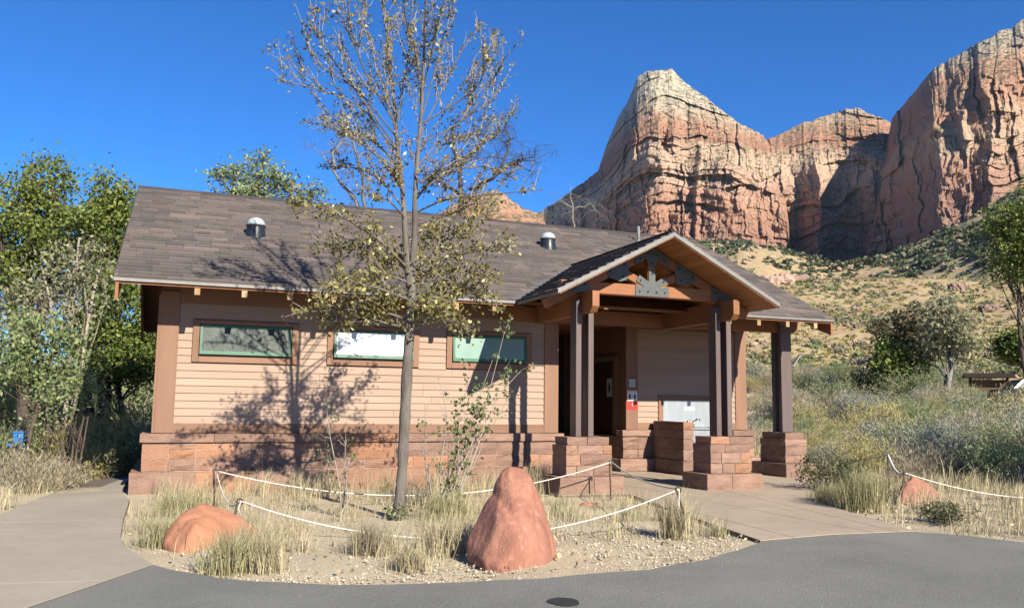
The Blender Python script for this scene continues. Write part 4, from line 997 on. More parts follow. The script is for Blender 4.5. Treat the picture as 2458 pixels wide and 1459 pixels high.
# ---- young tree in the planting bed
def front_tree():
    Y0 = -3.6; base = np.array([2.61, Y0, 0.0]); e = empty('young_deciduous_tree', base)
    tag(e, 'slender young tree with upswept half-bare branches in the front planting bed', 'tree')
    P = lambda x, y, dz=0.0: U(x, y, Y0+dz)-base
    tr_ = MB(); br = MB(); tw = MB(); LO = []; LB = []
    def smooth(pts, n=5):
        pts = [np.asarray(p) for p in pts]; out = []
        for i in range(len(pts)-1):
            p0, p1, p2, p3 = pts[max(i-1, 0)], pts[i], pts[i+1], pts[min(i+2, len(pts)-1)]
            for t in np.linspace(0, 1, n+1)[:-1]:
                out.append(.5*((2*p1)+(-p0+p2)*t+(2*p0-5*p1+4*p2-p3)*t*t+(-p0+3*p1-3*p2+p3)*t**3))
        out.append(pts[-1]); return out
    trunk = smooth([P(955, 1255), P(958, 1225), P(966, 1120), P(972, 1000), P(978, 880), P(984, 780), P(988, 700), P(986, 640)])
    n = len(trunk); rr = np.interp(np.linspace(0, 1, n), [0, .06, .15, 1], [.108, .08, .066, .047]); tr_.tube(trunk, [r*(1+.05*rng.normal()) for r in rr], 12)
    LA = smooth([P(984, 690), P(975, 600, .03), P(968, 480, .06), P(955, 360, .1), P(945, 230, .15), P(930, 100, .2), P(915, -30, .25), P(905, -150, .3)])
    LB_ = smooth([P(987, 680), P(995, 580, -.04), P(996, 480, -.08), P(1002, 380, -.1), P(1012, 260, -.15), P(1018, 120, -.2), P(1024, -20, -.25), P(1030, -150, -.3)])
    for L_ in (LA, LB_): tr_.tube(L_, list(np.interp(np.linspace(0, 1, len(L_)), [0, .3, 1], [.046, .027, .006])), 9)
    tr_.build('trunk', m_bark, e, True)
    def shoots(Q, k, ln, leafy, up=.9, t0=.25, r=.006):
        n = len(Q)
        for _ in range(k):
            t = rng.uniform(t0, .98); i = min(int(t*(n-1)), n-2); d0 = Q[i+1]-Q[i]; d0 = d0/np.linalg.norm(d0)
            d = d0*.9+unit(1)[0]*.75+np.array([0, 0, up]); d /= np.linalg.norm(d); L = ln*rng.uniform(.45, 1.15)*(1.1-.4*t)
            q0 = Q[i]; q1 = q0+d*L; q1[2] += .1*L; R2 = limb(tw, q0, q1, r, r*.35, .07, 6, 4)
            nodes(R2, leafy)
            if leafy < .8 and L > .4:
                for _2 in range(2):
                    j = rng.integers(1, 4); d2 = d*.7+unit(1)[0]*.6+np.array([0, 0, .6]); d2 /= np.linalg.norm(d2); nodes(limb(tw, R2[j], R2[j]+d2*L*.5, r*.6, r*.3, .05, 5, 4), leafy)
    def nodes(R2, leafy):
        L = np.linalg.norm(np.asarray(R2[-1])-R2[0]); m_ = max(2, int(L/.085)); R2 = np.asarray(R2)
        for t in np.linspace(.12, 1, m_):
            f_ = t*(len(R2)-1); i = min(int(f_), len(R2)-2); p = R2[i]+(R2[i+1]-R2[i])*(f_-i)
            if leafy > .5:
                k = int(8*leafy*rng.uniform(.3, 1.6)); LO.append(p+rng.normal(size=(k, 3))*.05)
            else:
                k = rng.integers(2, 5); LB.append(p+rng.normal(size=(k, 3))*.017)
                if rng.random() < leafy*.7: LB.append(p+rng.normal(size=(7, 3))*.035)
                if rng.random() < leafy*.6: LO.append(p+rng.normal(size=(4, 3))*.04)
    def main(pts, r0, k, ln, leafy, **kw):
        Q = smooth(pts); br.tube(Q, list(np.linspace(r0, .005, len(Q))), 6, cap=False); nodes(Q[len(Q)//4:], leafy*.9); shoots(Q, k, ln, leafy, **kw)
    rnd = lambda s=.8: rng.uniform(-s, s)
    # leafy lower limbs
    low = [[(985, 770), (900, 745), (800, 745), (715, 750)], [(980, 790), (900, 770), (830, 770), (770, 765)], [(983, 720), (900, 690), (830, 680), (780, 700)],
           [(975, 640), (900, 570), (800, 510), (695, 485)], [(972, 610), (890, 590), (840, 600), (790, 590)], [(988, 760), (1040, 700), (1110, 690), (1180, 730), (1212, 742)],
           [(988, 790), (1040, 760), (1090, 770), (1115, 785)], [(990, 700), (1050, 640), (1130, 600), (1220, 590)], [(992, 640), (1060, 590), (1130, 540), (1190, 490)],
           [(990, 660), (1060, 650), (1120, 650), (1180, 650)], [(990, 720), (1060, 720), (1120, 700), (1165, 680)], [(985, 680), (930, 660), (880, 650), (850, 690)], [(988, 740), (1020, 740), (1060, 745)], [(980, 700), (940, 720), (890, 720)],
           [(985, 700), (1000, 640), (1030, 570), (1050, 540)], [(978, 650), (950, 620), (900, 640)]]
    for q in low:
        dz = rnd(); main([P(x, y, dz*(i/(len(q)-1))) for i, (x, y) in enumerate(q)], .017, 18, .36, rng.uniform(.85, 1.1), up=.25, t0=.15)
    # middle limbs, partly leafed
    mid = [[(968, 500), (920, 440), (860, 405), (770, 400)], [(970, 520), (930, 480), (900, 480), (880, 455)], [(998, 510), (1070, 480), (1150, 470), (1300, 455)], [(996, 540), (1060, 520), (1110, 500), (1160, 440)], [(965, 440), (900, 370), (830, 320), (730, 290)],
           [(996, 470), (1070, 420), (1160, 400), (1240, 430)], [(960, 400), (880, 330), (810, 325)], [(1000, 440), (1090, 390), (1180, 330), (1238, 258)], [(970, 470), (950, 430), (925, 400)], [(998, 480), (1030, 440), (1060, 410)]]
    for q in mid:
        dz = rnd(1.0); main([P(x, y, dz*(i/(len(q)-1))) for i, (x, y) in enumerate(q)], .012, 13, .42, .48, up=.7, t0=.3)
    # bare upswept whips
    hi = [[(958, 390), (880, 270), (780, 220), (670, 195)], [(955, 360), (870, 240), (790, 130), (745, 55)], [(952, 330), (860, 220), (760, 150), (735, 90)], [(950, 300), (880, 180), (850, 100), (838, 40)], [(948, 270), (900, 150), (880, 60), (870, -20)],
          [(945, 240), (925, 120), (940, 40)], [(1002, 400), (1090, 300), (1170, 250), (1215, 185)], [(1003, 370), (1080, 250), (1150, 150), (1172, 120)], [(1006, 330), (1060, 220), (1110, 120), (1160, 55)], [(1010, 290), (1050, 150), (1080, 60), (1095, -20)],
          [(1014, 220), (1040, 110), (1060, 20)], [(1012, 260), (1000, 140), (975, 50), (965, -30)], [(955, 350), (930, 250), (860, 190), (800, 90)], [(1004, 350), (1120, 280), (1190, 180), (1205, 160)], [(960, 410), (850, 330), (770, 250), (715, 165)],
          [(950, 310), (970, 200), (985, 100), (990, 0)], [(1008, 300), (1120, 230), (1160, 180), (1160, 110)], [(958, 370), (900, 300), (830, 250), (790, 170)], [(1000, 420), (1060, 350), (1130, 330), (1180, 280)]]
    for q in hi:
        dz = rnd(1.1); main([P(x, y, dz*(i/(len(q)-1))) for i, (x, y) in enumerate(q)], .0095, 7, .55, .34, up=1.1, t0=.3)
    shoots(LA, 12, .6, .25, up=1.0, t0=.4); shoots(LB_, 12, .6, .25, up=1.0, t0=.4)
    shoots(trunk, 7, .3, .8, up=.2, t0=.7)
    br.build('limbs', m_bark, e, True); tag(tw.build('twigs', m_twig, e, True), kind='stuff')
    V, F = leaves(np.concatenate(LO), .05, .62); mk('leaves', V, F, m_leaf_ol, e)
    V, F = leaves(np.concatenate(LB), .034, .6); mk('bud_clusters', V, F, m_leaf_br, e)
    k = ellip(140, (0, 0, .06), (.16, .16, .12), .2); V, F = leaves(k, .05, .6); tag(mk('base_suckers', V, F, m_leaf_as, e), kind='stuff')
front_tree()
# ---- saplings in front of the wall
def sapling(label, base, stems, lsize, nleaf, lm, r=.008, twig=10, tl=.25, name='sapling', cat='sapling'):
    base = np.asarray(base, float); e = empty(name, base); tag(e, label, cat); tb = MB(); L = []
    for tip, lf in stems:
        P = limb(tb, (rng.normal()*.04, rng.normal()*.04, -.03), np.asarray(tip)-base, r, r*.3, .06, 8, 5)
        for k in range(twig):
            i = rng.integers(2, 8); d = unit(1)[0]*.6+np.array([0, 0, .55]); R2 = limb(tb, P[i], P[i]+d*tl*rng.uniform(.4, 1.2), r*.4, r*.15, .1, 4, 3)
            if rng.random() < lf:
                for q in R2[1:]: L.append(q+rng.normal(size=(nleaf, 3))*.045)
    tb.build('stems', m_twig, e, True)
    V, F = leaves(np.concatenate(L), lsize, .95); mk('leaves', V, F, lm, e)
sapling('thin grey sapling in the grass left of the front tree', gp(824, 1236), [(U(785, 985, -3.3), .9), (U(850, 1080, -3.3), .25), (U(790, 1110, -3.2), .5), (U(830, 1040, -3.4), .3)], .035, 2, m_leaf_as, .011, 9, .22)
AY = -3.2
sapling('leafy aspen-like sapling with green round leaves right of the front tree', gp(1062, 1230), [(U(1210, 800, AY), .8), (U(1250, 890, AY), .95), (U(1225, 950, AY-.2), .9), (U(1120, 930, AY), .7), (U(1140, 1000, AY+.2), .6), (U(1050, 900, AY), .2), (U(1020, 990, AY), .1), (U(1100, 1020, AY), .3), (U(1150, 960, AY), .5), (U(1180, 870, AY), .8), (U(1080, 1080, AY), .1), (U(1000, 1060, AY), .05)],
        .048, 3, m_leaf_as, .012, 12, .26)

# ---- brush: prototypes, then individual copies
def bush_mesh(kind, m_, sm_, n, hgt, rad, ls, asp, up, nst):
    tb = MB(); C = []
    for k in range(nst):
        a = rng.uniform(0, 2*math.pi); el = rng.uniform(.25, 1.35); L = hgt*rng.uniform(.7, 1.05)
        q = np.array([math.cos(a)*math.cos(el)*rad*1.1, math.sin(a)*math.cos(el)*rad*1.1, L*math.sin(el)**.6])
        P = limb(tb, (rng.normal()*.05, rng.normal()*.05, -.05), q, .012, .004, .12, 5, 3)
        P = np.asarray(P); m2 = n//nst
        t = rng.uniform(.3, 1.02, m2)**.8*4; i = np.minimum(t.astype(int), 3); C.append(P[i]+(P[i+1]-P[i])*(t-i)[:, None]+rng.normal(size=(m2, 3))*np.array([.13, .13, .10])*rad)
    V, F = leaves(np.concatenate(C), ls, asp, up)
    V[:, 2] = np.maximum(V[:, 2], -.03)
    return mesh_data(kind+'_stems', tb.V, tb.F, sm_), mesh_data(kind+'_foliage', V, F, m_)
PROTO = {}
for key, m_, n, h, r, ls, asp, up, nst in (('sage', m_sage, 2600, .9, .75, .075, .24, .7, 30), ('sage2', m_sage, 2400, .8, .85, .08, .22, .8, 30), ('green', m_sageg, 2600, 1.0, .8, .075, .28, .7, 30), ('green2', m_sageg, 2400, .85, .9, .08, .26, .8, 30),
        ('rabbit', m_rabbit, 2400, .85, .75, .08, .2, 1.1, 32), ('tan', m_tanbrush, 2200, .75, .8, .11, .1, 1.4, 34), ('dark', m_dkbrush, 1400, 1.0, .85, .10, .4, .3, 26), ('bronze', m_fol_e, 1200, 1.0, .8, .10, .5, .3, 24)):
    PROTO[key] = bush_mesh(key, m_, m_twig if key != 'dark' else m_barkd, n, h, r, ls, asp, up, nst)
def put_bush(key, pos, sc, label, group=None, name='bush', cat='bush', sq=1.0):
    e = empty(name, pos); e.rotation_euler = (0, 0, rng.uniform(0, 6.28)); e.scale = (sc, sc, sc*sq); tag(e, label, cat, group)
    link('stems', PROTO[key][0], e); link('foliage', PROTO[key][1], e); return e
KN = {'sage': 'grey-green sagebrush', 'sage2': 'grey-green sagebrush', 'green': 'green brush clump', 'green2': 'green brush clump', 'rabbit': 'yellow-tan rabbitbrush', 'tan': 'dry straw-coloured brush', 'dark': 'dark green brush clump', 'bronze': 'bronze brush clump'}
# right-hand flat (from near the walk out to the foot of the hill)
BUSH = []; occ = []
def scatter(n, pxr, dr, keys, scr, where, group, minsep=.55):
    k = 0; tries = 0
    while k < n and tries < n*30:
        tries += 1
        d = math.exp(rng.uniform(math.log(dr[0]), math.log(dr[1]))); px = rng.uniform(*pxr); p = at(px, d)
        if paved(p[0], p[1]) or inpoly(p[0], p[1], BLD): continue
        if px > 2330 and d > 46: continue
        sc = rng.uniform(*scr)
        if any((p[0]-q[0])**2+(p[1]-q[1])**2 < (minsep*(sc+q[2]))**2 for q in occ): continue
        occ.append((p[0], p[1], sc)); key = keys[rng.integers(len(keys))]
        BUSH.append((group+', '+KN[key], px, put_bush(key, p-np.array([0, 0, .03]), sc, KN[key]+' '+where, group+', '+KN[key]), KN[key], where)); k += 1
scatter(26, (1960, 2560), (16.5, 24), ['sage', 'green', 'tan', 'rabbit', 'tan', 'rabbit'], (.55, 1.25), 'on the near flat right of the porch', 'brush on the near flat', .5)
scatter(46, (1790, 2560), (24, 44), ['sage', 'sage2', 'green', 'green2', 'rabbit', 'tan', 'rabbit', 'tan'], (.7, 1.7), 'on the flat beyond the porch', 'brush on the middle flat', .5)
scatter(64, (1780, 2560), (44, 82), ['sage', 'sage2', 'green', 'green2', 'rabbit', 'tan', 'rabbit', 'tan'], (.9, 2.4), 'on the far flat below the hillside', 'brush on the far flat', .45)
# left-hand side: low brush under the trees
scatter(26, (-120, 350), (17.5, 30), ['green', 'rabbit', 'tan', 'sage', 'green2', 'rabbit'], (.9, 1.5), 'under the trees left of the building', 'brush under the left trees', .45)
scatter(30, (-200, 345), (30, 60), ['green', 'green2', 'dark', 'rabbit', 'dark'], (2.2, 3.4), 'in the thicket behind the left trees', 'thicket behind the left trees', .35)
ORD = 'first second third fourth fifth sixth seventh eighth ninth tenth eleventh twelfth thirteenth fourteenth fifteenth sixteenth seventeenth eighteenth nineteenth twentieth'.split()
for g in sorted({b[0] for b in BUSH}):
    q = sorted((b for b in BUSH if b[0] == g), key=lambda b: b[1])
    if len(q) <= 20:
        for i, b in enumerate(q): b[2]['label'] = (ORD[i]+' '+b[3]+' from the left '+b[4]) if len(q) > 1 else 'lone '+b[3]+' '+b[4]
def named(key, px, d, sc, label, sq=1.0, dz=0): p = at(px, d); return put_bush(key, p-np.array([0, 0, .03-dz]), sc, label, sq=sq)
named('rabbit', 300, 18.2, 1.55, 'large yellow-green rabbitbrush beside the left wall of the building', 1.1)
named('dark', 318, 16.0, .55, 'small dark brush clump in front of the large rabbitbrush', 1.0)
named('rabbit', 225, 16.8, 1.0, 'yellow-green shrub beyond the shaded end of the left path', 1.0)
named('rabbit', 160, 17.6, 1.1, 'yellowish shrub under the young tree left of the path', 1.0)
named('tan', 60, 13.6, .9, 'straw-coloured clump at the left edge beside the path', .9)
named('bronze', 25, 14.6, .85, 'brown leafy clump below the blue object', .8)
named('tan', 120, 14.6, .8, 'dry grassy clump left of the shaded path', .9)
named('dark', 1990, 14.2, .62, 'dark twiggy bush right of the stone pier', 1.0)
named('dark', 2262, 10.9, .42, 'low dark leafy bush at the edge of the concrete walk', .7)
named('dark', 2075, 62, 2.3, 'dark green bush at the foot of the hill left of the bronze tree', 1.1)
named('green', 2318, 58, 1.75, 'rounded olive bush in front of the kiosk', .7)
named('green', 2180, 60, 2.9, 'wide green bush below the bronze tree', .8)
named('rabbit', 1965, 55, 1.1, 'yellow rabbitbrush seen between the right pier and the hill')
# ---- trees on the right
tree_at('bronze_tree', 'bronze-leaved sparse tree at the foot of the hillside', 2180, 64, [(2150, 800, 50, 35), (2200, 780, 60, 40), (2230, 820, 40, 45), (2180, 840, 40, 30)], [(2180, 770), (2220, 780)], nclump=160, per=26, spread=.4, lsize=.3, lm=m_fol_e, rt=.16)
tree_at('yellow_green_tree', 'bright yellow-green small tree under the bronze tree', 2160, 61, [(2140, 850, 35, 35), (2175, 880, 40, 30), (2120, 880, 25, 25)], [(2150, 830)], nclump=90, per=28, spread=.35, lsize=.3, lm=m_fol_a, rt=.12)
tree_at('pale_grey_tree', 'pale grey-leaved tree with leaning light trunk near the hill foot', 2262, 60, [(2290, 790, 55, 40), (2260, 760, 40, 40), (2310, 830, 35, 35), (2250, 820, 30, 30)], [(2300, 820), (2290, 770)], nclump=110, per=22, spread=.4, lsize=.28, lm=m_fol_c, bm_=m_barkw, rt=.2)
tree_at('right_tree', 'green tree with dark leaning trunk at the right edge', 2500, 36, [(2440, 540, 60, 50), (2460, 610, 60, 55), (2500, 500, 70, 60), (2440, 650, 40, 30), (2520, 600, 60, 70), (2405, 560, 25, 25)], [(2445, 690), (2460, 560), (2540, 540)], nclump=200, per=50, spread=.3, lsize=.14, lm=m_fol_a, rt=.12)
tree_at('right_tree', 'low dark green tree behind the parked car at the right edge', 2480, 70, [(2420, 832, 36, 30), (2460, 845, 46, 30), (2490, 815, 40, 40)], [(2440, 815), (2480, 800)], nclump=150, per=32, spread=.35, lsize=.3, lm=m_fol_b, rt=.12)
# tree standing just outside the right edge; its shade falls across the brush
leafy_tree('roadside_tree', 'leafy tree just beyond the right edge whose shade crosses the brush', np.array([15.6, -7.6, 0.0]),
    [((-.6, 0, 3.4), (1.3, 1.1, .8)), ((.9, .2, 3.8), (1.4, 1.2, .9)), ((0, 0, 4.6), (1.2, 1.0, .7)), ((2.0, -.2, 3.2), (1.1, 1.0, .7))], [(0, 0, 4.2), (1.2, .1, 3.6)], 200, 34, .26, .15, m_fol_a, rt=.12)

# ---- dead logs, kiosk, table, car, blue object
for (label, pts) in (('bleached dead branch lying at the foot of the hill behind the right pier', [(1880, 905, 0), (1890, 870, 0), (1905, 880, .5), (1925, 845, .8)]), ('bleached fallen log beside the dark bush on the far flat', [(2060, 872, 0), (2090, 860, 1), (2120, 876, 1.5)])):
    d = 66 if pts[0][0] < 2000 else 63
    b = at(pts[0][0], d); e = empty('dead_branch', b); tag(e, label, 'log', 'bleached dead wood'); tb = MB()
    Q = [np.array(off(x, y, d+dz, b)) for x, y, dz in pts]; Q = [q*np.array([1, 1, 1]) for q in Q]
    tb.tube(Q, list(np.linspace(.16, .06, len(Q))), 6)
    for k in range(8):
        i = rng.integers(0, len(Q)-1); q = Q[i]+(Q[i+1]-Q[i])*rng.random(); limb(tb, q, q+unit(1)[0]*np.array([1.2, 1.2, .9])+np.array([0, 0, .4]), .07, .02, .15, 5, 4)
    tb.build('limbs', m_barkw, e, True)
kb = at(2375, 66); e = empty('information_kiosk', kb); tag(e, 'dark-roofed brown park kiosk partly hidden by the right-hand trees', 'kiosk'); e.rotation_euler = (0, 0, -.75)
for x in (-1.1, 1.1): box('post', x-.08, x+.08, -.08, .08, -.2, 1.75, m_dark, e)
box('panel', -1.0, 1.0, -.05, .05, .35, 1.5, mat('kiosk_brown', (.13, .075, .04), (.17, .1, .055), 3, rough=.8), e)
MB().prism([(-.7, 1.7), (0, 1.95), (.7, 1.7), (.7, 1.64), (0, 1.87), (-.7, 1.64)], 'x', -1.5, 1.5).build('roof', m_dark, e)
pb = at(1832, 62); e = empty('picnic_table', pb); tag(e, 'small brown picnic table at the foot of the hill seen beyond the porch', 'picnic table'); e.rotation_euler = (0, 0, -.6)
mt = mat('picnic_wood', (.2, .09, .055), (.26, .12, .075), 6, rough=.8)
for k in range(4): box('table_plank', -.9, .9, -.36+k*.185, -.19+k*.185, .72, .76, mt, e)
for y in (-.72, .5): box('bench_plank', -.9, .9, y, y+.24, .42, .46, mt, e)
for x in (-.6, .6):
    box('leg', x-.04, x+.04, -.7, .7, .34, .415, mt, e)
    for s in (-1, 1): MB().prism([(s*.55, -.1), (s*.62, -.1), (s*.28, .71), (s*.2, .71)], 'x', x+.05, x+.1).build('leg', mt, e)
cb = at(2462, 66); car = empty('parked_car', cb); tag(car, 'dark parked car with glinting windscreen at the right edge', 'car'); car.rotation_euler = (0, 0, -.35)
m_car = mat('dark_car_paint', (.012, .014, .022), rough=.2, spec=.6); m_glass = mat('car_glass', (.10, .12, .14), rough=.06, spec=.9); m_tyre = mat('tyre', (.02, .02, .02), rough=.9); m_lamp = mat('lamp_glass', (.8, .8, .8), rough=.08, metal=.6)
bd = MB().prism([(-2.2, .35), (-2.25, .75), (-1.9, .92), (-1.2, 1.0), (1.3, 1.02), (2.15, .95), (2.2, .4)], 'y', -.88, .88).build('body', m_car, car); bevel(bd, .07, 2)
cbn = MB(); cbn.add([(-1.25, -.84, .98), (1.75, -.84, .98), (1.75, .84, .98), (-1.25, .84, .98), (-.5, -.66, 1.58), (1.25, -.66, 1.6), (1.25, .66, 1.6), (-.5, .66, 1.58)], [(0, 3, 2, 1), (4, 5, 6, 7), (0, 1, 5, 4), (1, 2, 6, 5), (2, 3, 7, 6), (3, 0, 4, 7)])
bevel(cbn.build('cabin', m_car, car), .05, 2)
MB().add([(-1.215, -.72, 1.03), (-1.215, .72, 1.03), (-.56, .6, 1.53), (-.56, -.6, 1.53)], [(0, 1, 2, 3)]).add([(-1.19, -.72, 1.0), (-1.19, .72, 1.0), (-.53, .6, 1.52), (-.53, -.6, 1.52)], [(3, 2, 1, 0)]).build('windscreen', m_glass, car)
for s in (-1, 1):
    MB().add([(-1.0, s*.845, 1.04), (1.5, s*.845, 1.04), (1.15, s*.70, 1.52), (-.45, s*.70, 1.52)], [(0, 1, 2, 3)]).build('side_window', m_glass, car)
    box('headlight', -2.27, -2.2, s*.6-.16, s*.6+.16, .66, .8, m_lamp, car)
    for x in (-1.4, 1.4):
        wh = MB().tube([(x, s*.9, .33), (x, s*.68, .33)], .33, 18).build('wheel', m_tyre, car); MB().tube([(x, s*.905, .33), (x, s*.9, .33)], .2, 14).build('rim', m_metal, wh)
bb = np.array(U(45, 1052, 5.0)); e = empty('blue_box', (bb[0], bb[1], float(H(bb[0], bb[1])))); tag(e, 'bright blue plastic utility box among the brush at the left edge', 'utility box')
zt = bb[2]-e.location[2]+.1
e.scale = (.62, .62, 1); box('body', -.14, .14, -.12, .12, zt-.2, zt, m_blue, e, .02); box('lid', -.16, .2, -.14, .14, zt, zt+.03, m_blue, e, .01)
box('flange', -.3, .22, -.13, .13, zt-.24, zt-.2, m_blue, e, .008); MB().tube([(.24, 0, zt-.17), (.24, 0, zt-.02)], .06, 10).build('side_cap', m_blue, e, True)
MB().tube([(0, 0, -.1), (0, 0, zt-.23)], .04, 8).build('post', m_blue, e, True)

# ---- grass
def blades(base, h, w, bend, m_, name, segs=2, kind='stuff'):
    base = np.asarray(base, float); n = len(base); h = np.broadcast_to(h, (n,))*rng.uniform(.55, 1.25, n)
    a = rng.uniform(0, 2*math.pi, n); d = np.stack([np.cos(a), np.sin(a), 0*a], 1); s = np.stack([-np.sin(a+.8), np.cos(a+.8), 0*a], 1)
    b = rng.uniform(.1, 1.0, n)*bend; w_ = w*rng.uniform(.6, 1.3, n)
    mid = base+d*(b*h*.3)[:, None]+np.array([0, 0, 1])*(h*.58)[:, None]; tip = base+d*(b*h*.85)[:, None]+np.array([0, 0, 1])*(h*(1-.25*b))[:, None]
    V = np.stack([base-s*w_[:, None], base+s*w_[:, None], mid+s*w_[:, None]*.8, mid-s*w_[:, None]*.8, tip], 1).reshape(-1, 3)
    k = np.arange(n)*5; F = np.concatenate([np.stack([k, k+1, k+2], 1), np.stack([k, k+2, k+3], 1), np.stack([k+3, k+2, k+4], 1)])
    return V, F
def grass_field(name, label, centers, per, spread, h, w, bend, m_):
    P = []; hs = []
    for c in centers:
        k = int(per*rng.uniform(.5, 1.5)); q = rng.normal(size=(k, 2))*spread*rng.uniform(.6, 1.3); x = c[0]+q[:, 0]; y = c[1]+q[:, 1]
        ok = ~paved(x, y) & ~inpoly(x, y, [(-.25, -.25), (6.2, -.25), (6.2, 8), (-.25, 8)]); x, y = x[ok], y[ok]
        P.append(np.stack([x, y, H(x, y)-.035], 1)); hs.append(np.full(len(x), h*rng.uniform(.6, 1.3)))
    V, F = blades(np.concatenate(P), np.concatenate(hs), w, bend, m_, name)
    return tag(mk(name, V, F, m_), label, 'grass', kind='stuff')
def rand_in(n, x0, x1, y0, y1, f_=None):
    out = []
    while len(out) < n:
        x, y = rng.uniform(x0, x1), rng.uniform(y0, y1)
        if paved(x, y) or inpoly(x, y, [(-.3, -.3), (6.3, -.3), (6.3, 8), (-.3, 8)]): continue
        if f_ and not f_(x, y): continue
        out.append((x, y))
    return out
bed = lambda x, y: y > -6.3+.8*math.sin(x*3)*.3
grass_field('dry_grass', 'straw-coloured dry grass filling the planting bed', rand_in(150, -.1, 6.3, -5.7, -.45, bed), 40, .11, .20, .0028, .9, m_drygrass)
grass_field('dry_grass', 'thin tall dry grass stalks along the foot of the wall', rand_in(70, .2, 5.3, -1.9, -.4), 40, .10, .34, .0026, .6, m_drygrass)
grass_field('green_grass', 'grey-green grass tufts in the planting bed', rand_in(20, -.05, 6.0, -5.4, -.5, bed), 46, .07, .22, .003, .8, m_grngrass)
grass_field('dry_grass', 'low dry grass on the verge left of the path', rand_in(150, -6, -1.1, -3.5, 6), 60, .14, .30, .004, .9, m_drygrass)
grass_field('dry_grass', 'dry grass along the verge right of the concrete walk', rand_in(150, 7.6, 15, -6.8, 2, lambda x, y: True), 66, .13, .26, .0036, .9, m_drygrass)
grass_field('dry_grass', 'tan grass between the brush on the right flat', rand_in(190, 11.5, 40, -4, 24, lambda x, y: abs(math.atan2(x-CAM[0], y-CAM[1])-.75) < .25), 44, .35, .42, .010, .8, m_drygrass)
grass_field('green_grass', 'green grass between the brush on the right flat', rand_in(50, 11.5, 30, -4, 18, lambda x, y: abs(math.atan2(x-CAM[0], y-CAM[1])-.75) < .25), 44, .3, .40, .009, .8, m_grngrass)
grass_field('dry_grass', 'tan grass under the trees at the left', rand_in(150, -7, -.6, 3, 16, lambda x, y: True), 44, .25, .38, .008, .8, m_drygrass)
def clump(label, px, py, n, rad, h, m_, w=.003, bend=.8, cat='grass clump'):
    p = G(px, py, 0); q = rng.normal(size=(n, 2))*rad; base = np.stack([q[:, 0], q[:, 1], np.full(n, -.03)], 1)
    V, F = blades(base, h, w, bend, m_, 'x'); return tag(mk('grass_clump', V, F, m_, loc=(p[0], p[1], 0)), label, cat)
clump('tall feathery green bunchgrass right of the concrete walk', 2075, 1222, 900, .13, .55, m_grngrass, .0032, 1.0)
clump('smaller green bunchgrass at the rounded corner of the walk', 1985, 1205, 450, .10, .30, m_grngrass, .003, 1.0)
clump('grey-green tuft at the left corner of the stone base', 430, 1235, 420, .12, .32, m_grngrass, .003, .7)
clump('leafy green tuft growing in front of the orange boulder', 555, 1365, 520, .10, .30, m_grngrass, .0032, .7)
clump('straw tuft leaning over the right end of the orange boulder', 610, 1325, 380, .12, .30, m_drygrass, .003, .8)
clump('thin tuft at the left end of the orange boulder', 385, 1305, 300, .1, .30, m_grngrass, .003, .8)
clump('straw tuft right of the green tuft on the gravel edge', 640, 1365, 400, .06, .30, m_drygrass, .003, .7)
clump('pale straw tuft on the gravel left of the red boulder', 985, 1360, 420, .07, .20, m_drygrass, .003, 1.1)
clump('reddish dry tuft in the middle of the planting bed', 890, 1325, 420, .08, .30, m_tanbrush, .0028, .7)
clump('tall straw tuft beside the leaning stake', 1625, 1285, 420, .07, .48, m_drygrass, .0028, .9)
clump('dry tuft between the red boulder and the stone pier', 1290, 1175, 500, .1, .42, m_drygrass, .0028, .7)
clump('grey twiggy tuft at the foot of the aspen-like sapling', 1075, 1240, 500, .15, .34, m_grngrass, .003, .7)
clump('straw clump left of the red boulder', 1065, 1320, 420, .12, .34, m_drygrass, .003, .8)
clump('small green tuft on the edge of the concrete walk', 1727, 1282, 160, .035, .12, m_grngrass, .0028, .8)
# ---- gravel and fallen leaves
def pebbles(name, label, n, area, smin, smax, m_, f_=None):
    C = np.array(rand_in(n, *area, f_)); s = rng.uniform(smin, smax, n)*rng.choice([.6, 1, 1, 1.8], n)
    base = np.array([(1, 0, 0), (-1, 0, 0), (0, 1, 0), (0, -1, 0), (0, 0, .7), (0, 0, -.7)]); Fb = np.array([(0, 2, 4), (2, 1, 4), (1, 3, 4), (3, 0, 4), (2, 0, 5), (1, 2, 5), (3, 1, 5), (0, 3, 5)])
    a = rng.uniform(0, 6.28, n); rot_ = np.stack([np.stack([np.cos(a), -np.sin(a)], -1), np.stack([np.sin(a), np.cos(a)], -1)], 1)
    V = base[None]*rng.uniform(.6, 1.4, (n, 6, 1))*s[:, None, None]; V[:, :, :2] = np.einsum('nij,nkj->nki', rot_, V[:, :, :2]); z = H(C[:, 0], C[:, 1])-.02
    V += np.stack([C[:, 0], C[:, 1], z], 1)[:, None]
    F = (Fb[None]+6*np.arange(n)[:, None, None]).reshape(-1, 3)
    return tag(mk(name, V.reshape(-1, 3), F, m_), label, 'gravel', kind='stuff')
front = lambda x, y: rng.random() < sm((-y-3.6)/2.5)+.05
pebbles('gravel', 'pale gravel along the front of the planting bed', 6500, (-.2, 6.2, -7.2, -3.0), .004, .0095, m_pebble, front)
pebbles('gravel', 'gravel strip along the asphalt right of the walk', 2600, (7.4, 13, -9, -2.5), .005, .011, m_pebble)
pebbles('gravel', 'gravel specks left of the path', 600, (-4, -1.2, -3, 3), .006, .014, m_pebble)
C = np.array(rand_in(420, 0, 6.2, -6.9, -3.2, front)); z = H(C[:, 0], C[:, 1]); V, F = leaves(np.stack([C[:, 0], C[:, 1], z+rng.uniform(-.01, .04, len(C))], 1), .04, .8); tag(mk('leaf_litter', V, F, m_litter), 'yellow fallen leaves scattered over the planting bed', 'leaves', kind='stuff')
